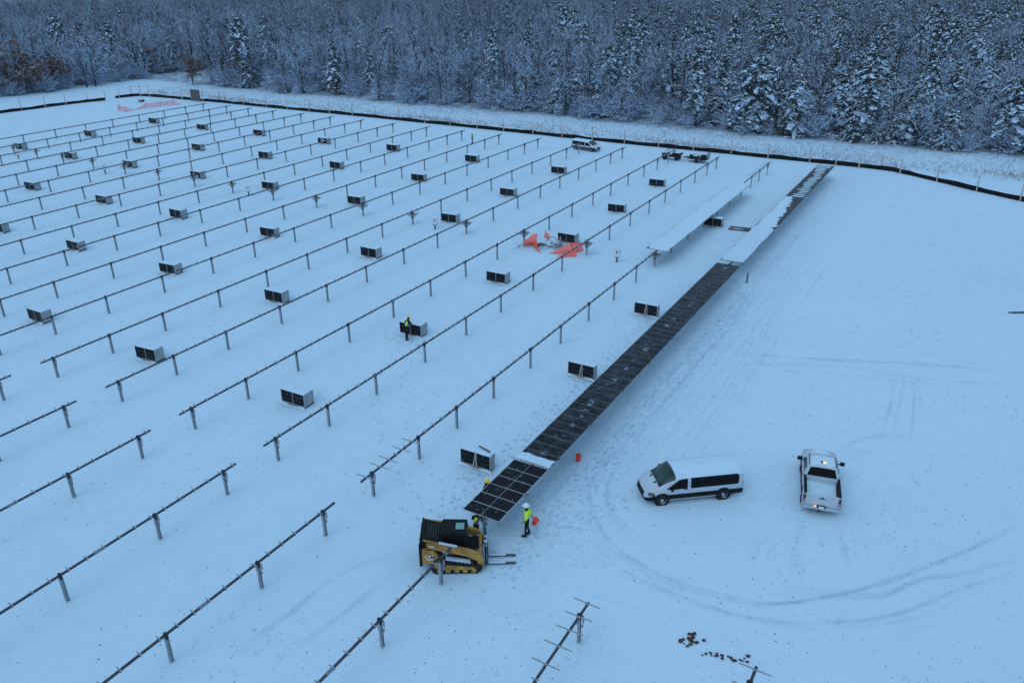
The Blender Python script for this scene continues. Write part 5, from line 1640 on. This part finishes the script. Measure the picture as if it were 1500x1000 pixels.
ORDER = [3, 6, 1, 4, 0, 7, 2, 5]            # from the snowiest habit to the barest
def pick_bare(x, y):
    q = float(clump(x * 1.7 + 40, y * 1.7)) * 0.75 + rng.random() * 0.45 - 0.1
    return ORDER[max(0, min(7, int(q * 8)))]
def put_tree(name, meshes, loc, rz, s, label, group):
    t = thing(name, label, 'tree', loc, rz, group)
    t.scale = (s, s, s * rng.uniform(0.92, 1.08)) if name == 'bare_tree' else (s * rng.uniform(1.05, 1.3), s * rng.uniform(1.05, 1.3), s * rng.uniform(0.75, 0.92))
    obj('trunk', meshes[0], t)
    c = obj('crown', meshes[1], t)
    if len(meshes) > 2 and meshes[2]:
        obj('dead_leaves', meshes[2], c)
    return t
# russet oaks on the left edge of the wood
rus = [((12, 140), 0, 0.85, 'russet-leaved oak at the far left picture edge'), ((40, 136), 0, 1.15, 'tall russet-leaved oak in the front of the left wood'), ((64, 134), 1, 0.75, 'small russet-leaved oak right beside the tall one on the left'), ((85, 131), 1, 0.9, 'russet-leaved young tree, fourth from the left edge of the wood'), ((283, 124), 1, 0.8, 'thin brown-leaved tree at the right side of the snowy path'), ((217, 108), 1, 0.9, 'brown-leaved tree deep at the bend of the snowy path')]
for (p, k, s, lab) in rus:
    put_tree('oak_tree', LEAFY[k], at(*p), rng.uniform(0, 6), s, lab, 'russet trees by the left wood')
front = [((140, 127), 1, 1.2, 'broad bare tree at the edge of the left wood, wider than its neighbours'), ((128, 128), 4, 1.0, 'spreading bare tree leaning left in the left wood'), ((620, 149), 4, 0.95, 'vase-shaped bare tree with dark trunk at the middle of the wood edge'), ((655, 152), 0, 1.0, 'tall forked bare tree right of the vase-shaped one'), ((555, 146), 2, 0.85, 'straight dark-trunked bare tree left of the vase-shaped one'), ((802, 160), 1, 0.75, 'pale snow-limbed tree behind two dark firs'), ((855, 168), 0, 0.95, 'tall bare tree right of the two dark firs'), ((1265, 200), 4, 0.75, 'fan-shaped snowy bare tree above the small firs'), ((1365, 212), 4, 0.8, 'wide snow-limbed bare tree near the right edge'), ((1340, 214), 6, 0.9, 'low snow-limbed bare tree left of the wide one near the right edge')]
for (p, k, s, lab) in front:
    put_tree('bare_tree', BARE[k], at(*p), rng.uniform(0, 6), s, lab, 'notable bare trees along the wood edge')
firs = [((765, 161), 5, 0.70, 'dark snow-laden fir at the wood edge, left of a pair'), ((818, 166), 5, 0.74, 'dark snow-laden fir at the wood edge, right of a pair'), ((418, 136), 4, 0.55, 'little dark fir alone at the left wood edge'), ((588, 148.5), 4, 0.36, 'tiny round fir on the verge left of centre'), ((493, 138), 1, 0.95, 'tall slim fir with snowy boughs in the left half of the wood'), ((1248, 207.5), 4, 0.92, 'small snowy fir on the verge, tallest of three on the right'), ((1282, 209.5), 4, 0.6, 'small round fir on the verge, lowest of three on the right'), ((1307, 208), 4, 0.95, 'small snowy fir on the verge, rightmost of three'), ((1100, 192), 5, 1.35, 'big snow-draped pine with dark heart right of centre'), ((1160, 198), 5, 0.8, 'snow-draped fir on the edge right of the big pine'), ((725, 150), 3, 0.9, 'narrow dark pine standing behind the wood edge at centre'), ((365, 128), 1, 0.8, 'dark fir just right of the path end'), ((1470, 205), 5, 1.05, 'snow-heavy pine at the right picture edge')]
for (p, k, s, lab) in firs:
    put_tree('fir_tree', EVER[k], at(*p), rng.uniform(0, 6), s, lab, 'notable firs along the wood edge')
post_px = [(pix(*W(u, v)[:2])[0], i) for i, (u, v) in enumerate(post_uv)]
rank = {}
def tree_label(kind, x, y):
    sx = pix(x, y)[0]
    i = min(post_px, key=lambda q: abs(q[0] - sx))[1]
    rank[(kind, i)] = rank.get((kind, i), 0) + 1
    where = 'the ' + ordw(i + 1) + ' far left fence post' if i < 7 else ('the lone post by the dark gate' if i == 7 else ('the ' + ordw(i - 7) + ' back fence post' if i < 31 else 'right bend post ' + ordw(i - 30)))
    return kind + ' above ' + where + ', ' + ordw(rank[(kind, i)]) + ' tree back'
for x, y, u, v, kind, sx in indiv_bare:
    k = pick_bare(x, y)
    put_tree('bare_tree', BARE[k], (x, y, 0), rng.uniform(0, 6.28), rng.uniform(0.58, 1.08), tree_label('snow-dusted bare tree', x, y), 'bare trees of the front wood')
for x, y, u, v, kind, sx in indiv_ever:
    k = rng.choice([0, 0, 1, 2, 3, 5, 5])
    put_tree('pine_tree', EVER[k], (x, y, 0), rng.uniform(0, 6.28), rng.uniform(0.65, 1.1), tree_label('snow-laden evergreen', x, y), 'evergreens of the front wood')

# the rest of the wood and the brush beneath it: scattered copies in one object each
def scatter(name, pts, sources, label):
    """pts rows: x, y, source index, turn, scale"""
    A = np.array(pts, float)
    me = bpy.data.meshes.new(name)
    me.from_pydata([(a[0], a[1], -0.05) for a in A], [], [])
    for nm, typ, col in (('pick', 'INT', A[:, 2].astype(np.int32)), ('turn', 'FLOAT', A[:, 3].astype(np.float32)), ('size', 'FLOAT', A[:, 4].astype(np.float32))):
        me.attributes.new(nm, typ, 'POINT').data.foreach_set('value', col)
    o = obj(name, me)
    tag(o, label, name.replace('_', ' '), kind='stuff')
    ng = bpy.data.node_groups.new(name + '_scatter', 'GeometryNodeTree')
    ng.interface.new_socket('Geometry', in_out='INPUT', socket_type='NodeSocketGeometry')
    ng.interface.new_socket('Geometry', in_out='OUTPUT', socket_type='NodeSocketGeometry')
    n, l = ng.nodes, ng.links
    gi, go = n.new('NodeGroupInput'), n.new('NodeGroupOutput')
    iop = n.new('GeometryNodeInstanceOnPoints')
    iop.inputs['Pick Instance'].default_value = True
    jn = n.new('GeometryNodeJoinGeometry')
    for src in reversed(sources):
        parts = []
        for so in src:
            oi = n.new('GeometryNodeObjectInfo')
            oi.inputs['Object'].default_value = so
            oi.transform_space = 'ORIGINAL'
            parts.append(oi.outputs['Geometry'])
        j2 = n.new('GeometryNodeJoinGeometry')
        for p in parts:
            l.new(p, j2.inputs[0])
        gti = n.new('GeometryNodeGeometryToInstance')
        l.new(j2.outputs[0], gti.inputs[0])
        l.new(gti.outputs[0], jn.inputs[0])
    def att(nm, typ):
        a = n.new('GeometryNodeInputNamedAttribute')
        a.data_type = typ
        a.inputs[0].default_value = nm
        return a.outputs[0]
    cx = n.new('ShaderNodeCombineXYZ')
    l.new(att('turn', 'FLOAT'), cx.inputs[2])
    l.new(gi.outputs[0], iop.inputs['Points'])
    l.new(jn.outputs[0], iop.inputs['Instance'])
    l.new(att('pick', 'INT'), iop.inputs['Instance Index'])
    l.new(cx.outputs[0], iop.inputs['Rotation'])
    l.new(att('size', 'FLOAT'), iop.inputs['Scale'])
    l.new(iop.outputs[0], go.inputs[0])
    md = o.modifiers.new('scatter', 'NODES')
    md.node_group = ng
    return o
def source(trunk_me, crown_me):
    for o in bpy.data.objects:
        if o.data == crown_me and o.parent:
            tr = [c for c in o.parent.children if c.data == trunk_me][0]
            return [tr, o]
    raise RuntimeError('no source')
SRC = [source(a[0], a[1]) for a in BARE] + [source(a[0], a[1]) for a in EVER]
pts = []
for x, y, u, v, kind, sx in far_pts:
    k = pick_bare(x, y) if kind == 'b' else 8 + nrg.choice([0, 1, 2, 3, 5])
    pts.append((x, y, k, nrg.uniform(0, 6.28), nrg.uniform(0.75, 1.1)))
scatter('far_woodland', pts, SRC, 'mass of snow-dusted woodland receding behind the front trees')
# a few shrubs stand out on the verge, the rest is undergrowth
sh_obj = []
for i, (p, k, s, lab) in enumerate([((390, 131), 0, 0.8, 'snow-dusted bare shrub at the path end'), ((1180, 199), 1, 0.9, 'snow-dusted bare shrub below the snow-draped fir'), ((1410, 224), 2, 0.9, 'snow-dusted bare shrub at the right wood edge'), ((960, 183), 3, 0.9, 'snow-dusted bare shrub at the wood edge behind the buggy')]):
    t = thing('bare_shrub', lab, 'shrub', at(*p), rng.uniform(0, 6), 'shrubs along the wood edge')
    t.scale = (s, s, s)
    sh_obj.append([obj('twigs', SHRUB[k], t)])
ug = []
for d, x, y, u, v in spots:
    edge = min(abs(u - 146), 30) if v > -179 else min(abs(v + 202), 30)
    n = 5 if edge < 4 else (3 if edge < 9 else (2 if d < 260 else 1))
    for _ in range(n):
        ug.append((x + nrg.uniform(-2.4, 2.4), y + nrg.uniform(-2.4, 2.4), nrg.integers(0, 4), nrg.uniform(0, 6.28), nrg.uniform(0.4, 1.0) * (1.5 if edge < 7 else 1.15)))
scatter('undergrowth', ug, sh_obj, 'tangle of snow-dusted brush beneath the trees')

# fallen snowy limbs at the wood edge
def fallen(px, L, ang, seed, label):
    r = random.Random(seed)
    c = at(*px)
    segs = []
    def go(p, d, L, rad, lvl):
        n = 4
        for i in range(n):
            d = (d + perp(d, r) * 0.16 + Vector((0, 0, -0.05))).normalized()
            q = p + d * (L / n)
            segs.append((*p, *q, rad * (1 - 0.8 * i / n), rad * (1 - 0.8 * (i + 1) / n)))
            p = q
            if lvl < 3:
                for _ in range(2):
                    nd = (d + perp(d, r) * 0.7 + Vector((0, 0, 0.15))).normalized()
                    go(p, nd, L * r.uniform(0.3, 0.5), rad * 0.5, lvl + 1)
    go(Vector((0, 0, 2.2)), Vector((math.cos(ang), math.sin(ang) * 0.5, 0.35)), L, 0.11, 0)
    V, F = tree_arrays(segs, 4)
    tag(obj('fallen_limb', np_mesh('fallen_limb', V, F, BARKC), None, c), label, 'fallen branch', 'fallen limbs at the wood edge')
fallen((1005, 183), 8.0, R(170), 1, 'arching snow-covered fallen limb above the buggy')
fallen((900, 172), 5.0, R(175), 2, 'short snow-covered limb reaching left at the wood edge')

# dry grass on the verge between silt fence and wood, and tufts in the field
def grass(name, pts, label, hmin, hmax, blades=4):
    r = nrg
    P = np.array(pts)
    n = len(P) * blades
    base = np.repeat(P, blades, 0) + np.concatenate([r.normal(0, 0.10, (n, 2)), np.zeros((n, 1))], 1)
    h = r.uniform(hmin, hmax, (n, 1))
    lean = np.concatenate([r.normal(0, 0.28, (n, 2)), np.ones((n, 1))], 1) * h
    a = r.uniform(0, 6.28, n)
    w = np.stack([np.cos(a), np.sin(a), np.zeros(n)], 1) * 0.014
    V = np.stack([base - w, base + w, base + lean], 1).reshape(-1, 3)
    return tag(obj(name, np_mesh(name, V, np.arange(3 * n).reshape(-1, 3), STRAW)), label, 'grass', kind='stuff')
gp = []
while len(gp) < 9000:
    v, u = nrg.uniform(-178, 25), nrg.uniform(126.8, 145)
    dens = 0.5 + 0.5 * float(smooth_noise(np.array(u * 3.0), np.array(v * 0.9), 1.0))
    band = math.exp(-((u - 129.5) / 2.2) ** 2) + 0.35
    if v < -60: band *= 0.6 + 0.4 * (v + 180) / 120
    if nrg.random() < dens * band and not (v > -12 and u < 128 + (v + 12) * -0.3 - 2):
        p = W(u, v)
        if frustum_ok(p.x, p.y, 0, 1.05): gp.append((p.x, p.y, 0.02))
grass('dry_grass', gp, 'dry grass stems poking through the snow on the verge', 0.12, 0.42)
gp = []
while len(gp) < 1800:
    x, y = nrg.uniform(-60, 60), nrg.uniform(22, 125)
    u, v = UV(x, y)
    if u > 124: continue
    d = float(smooth_noise(np.array(x * 1.6), np.array(y * 1.6), 1.3)) + (0.35 if v > -24 else -0.15)
    if nrg.random() < max(0, d) ** 2:
        gp.append((x, y, 0.0))
grass('stubble', gp, 'sparse stubble tips showing through the field snow', 0.05, 0.13, 3)
tag(MB().box((0, 0, 0.2), (1.1, 0.6, 0.4), taper=0.6).box((0.5, 0.1, 0.35), (0.5, 0.25, 0.3), rot=Matrix.Rotation(0.5, 3, 'Y')).box((-0.5, 0, 0.42), (0.5, 0.3, 0.12), rot=Matrix.Rotation(-0.4, 3, 'Y')).build('scrap_lump', DARKW, None, loc=at(207, 149.5), rz=0.3), 'dark scrap lump lying behind the pink barrier mesh', 'scrap')

# ------------------------------------------------------------------ air: thin even snow haze round the whole place
hm = bpy.data.materials.new('thin_haze')
hm.use_nodes = True
hn = hm.node_tree
hn.nodes.clear()
ho = hn.nodes.new('ShaderNodeOutputMaterial')
hv = hn.nodes.new('ShaderNodeVolumePrincipled')
hv.inputs['Color'].default_value = (0.92, 0.95, 1.0, 1)
hv.inputs['Density'].default_value = 0.00012
hv.inputs['Anisotropy'].default_value = 0.0
hn.links.new(hv.outputs[0], ho.inputs['Volume'])
tag(MB().box((0, 0, 15.2), (6600, 6600, 33.0)).build('haze', hm), 'thin even haze of falling snow', kind='stuff')
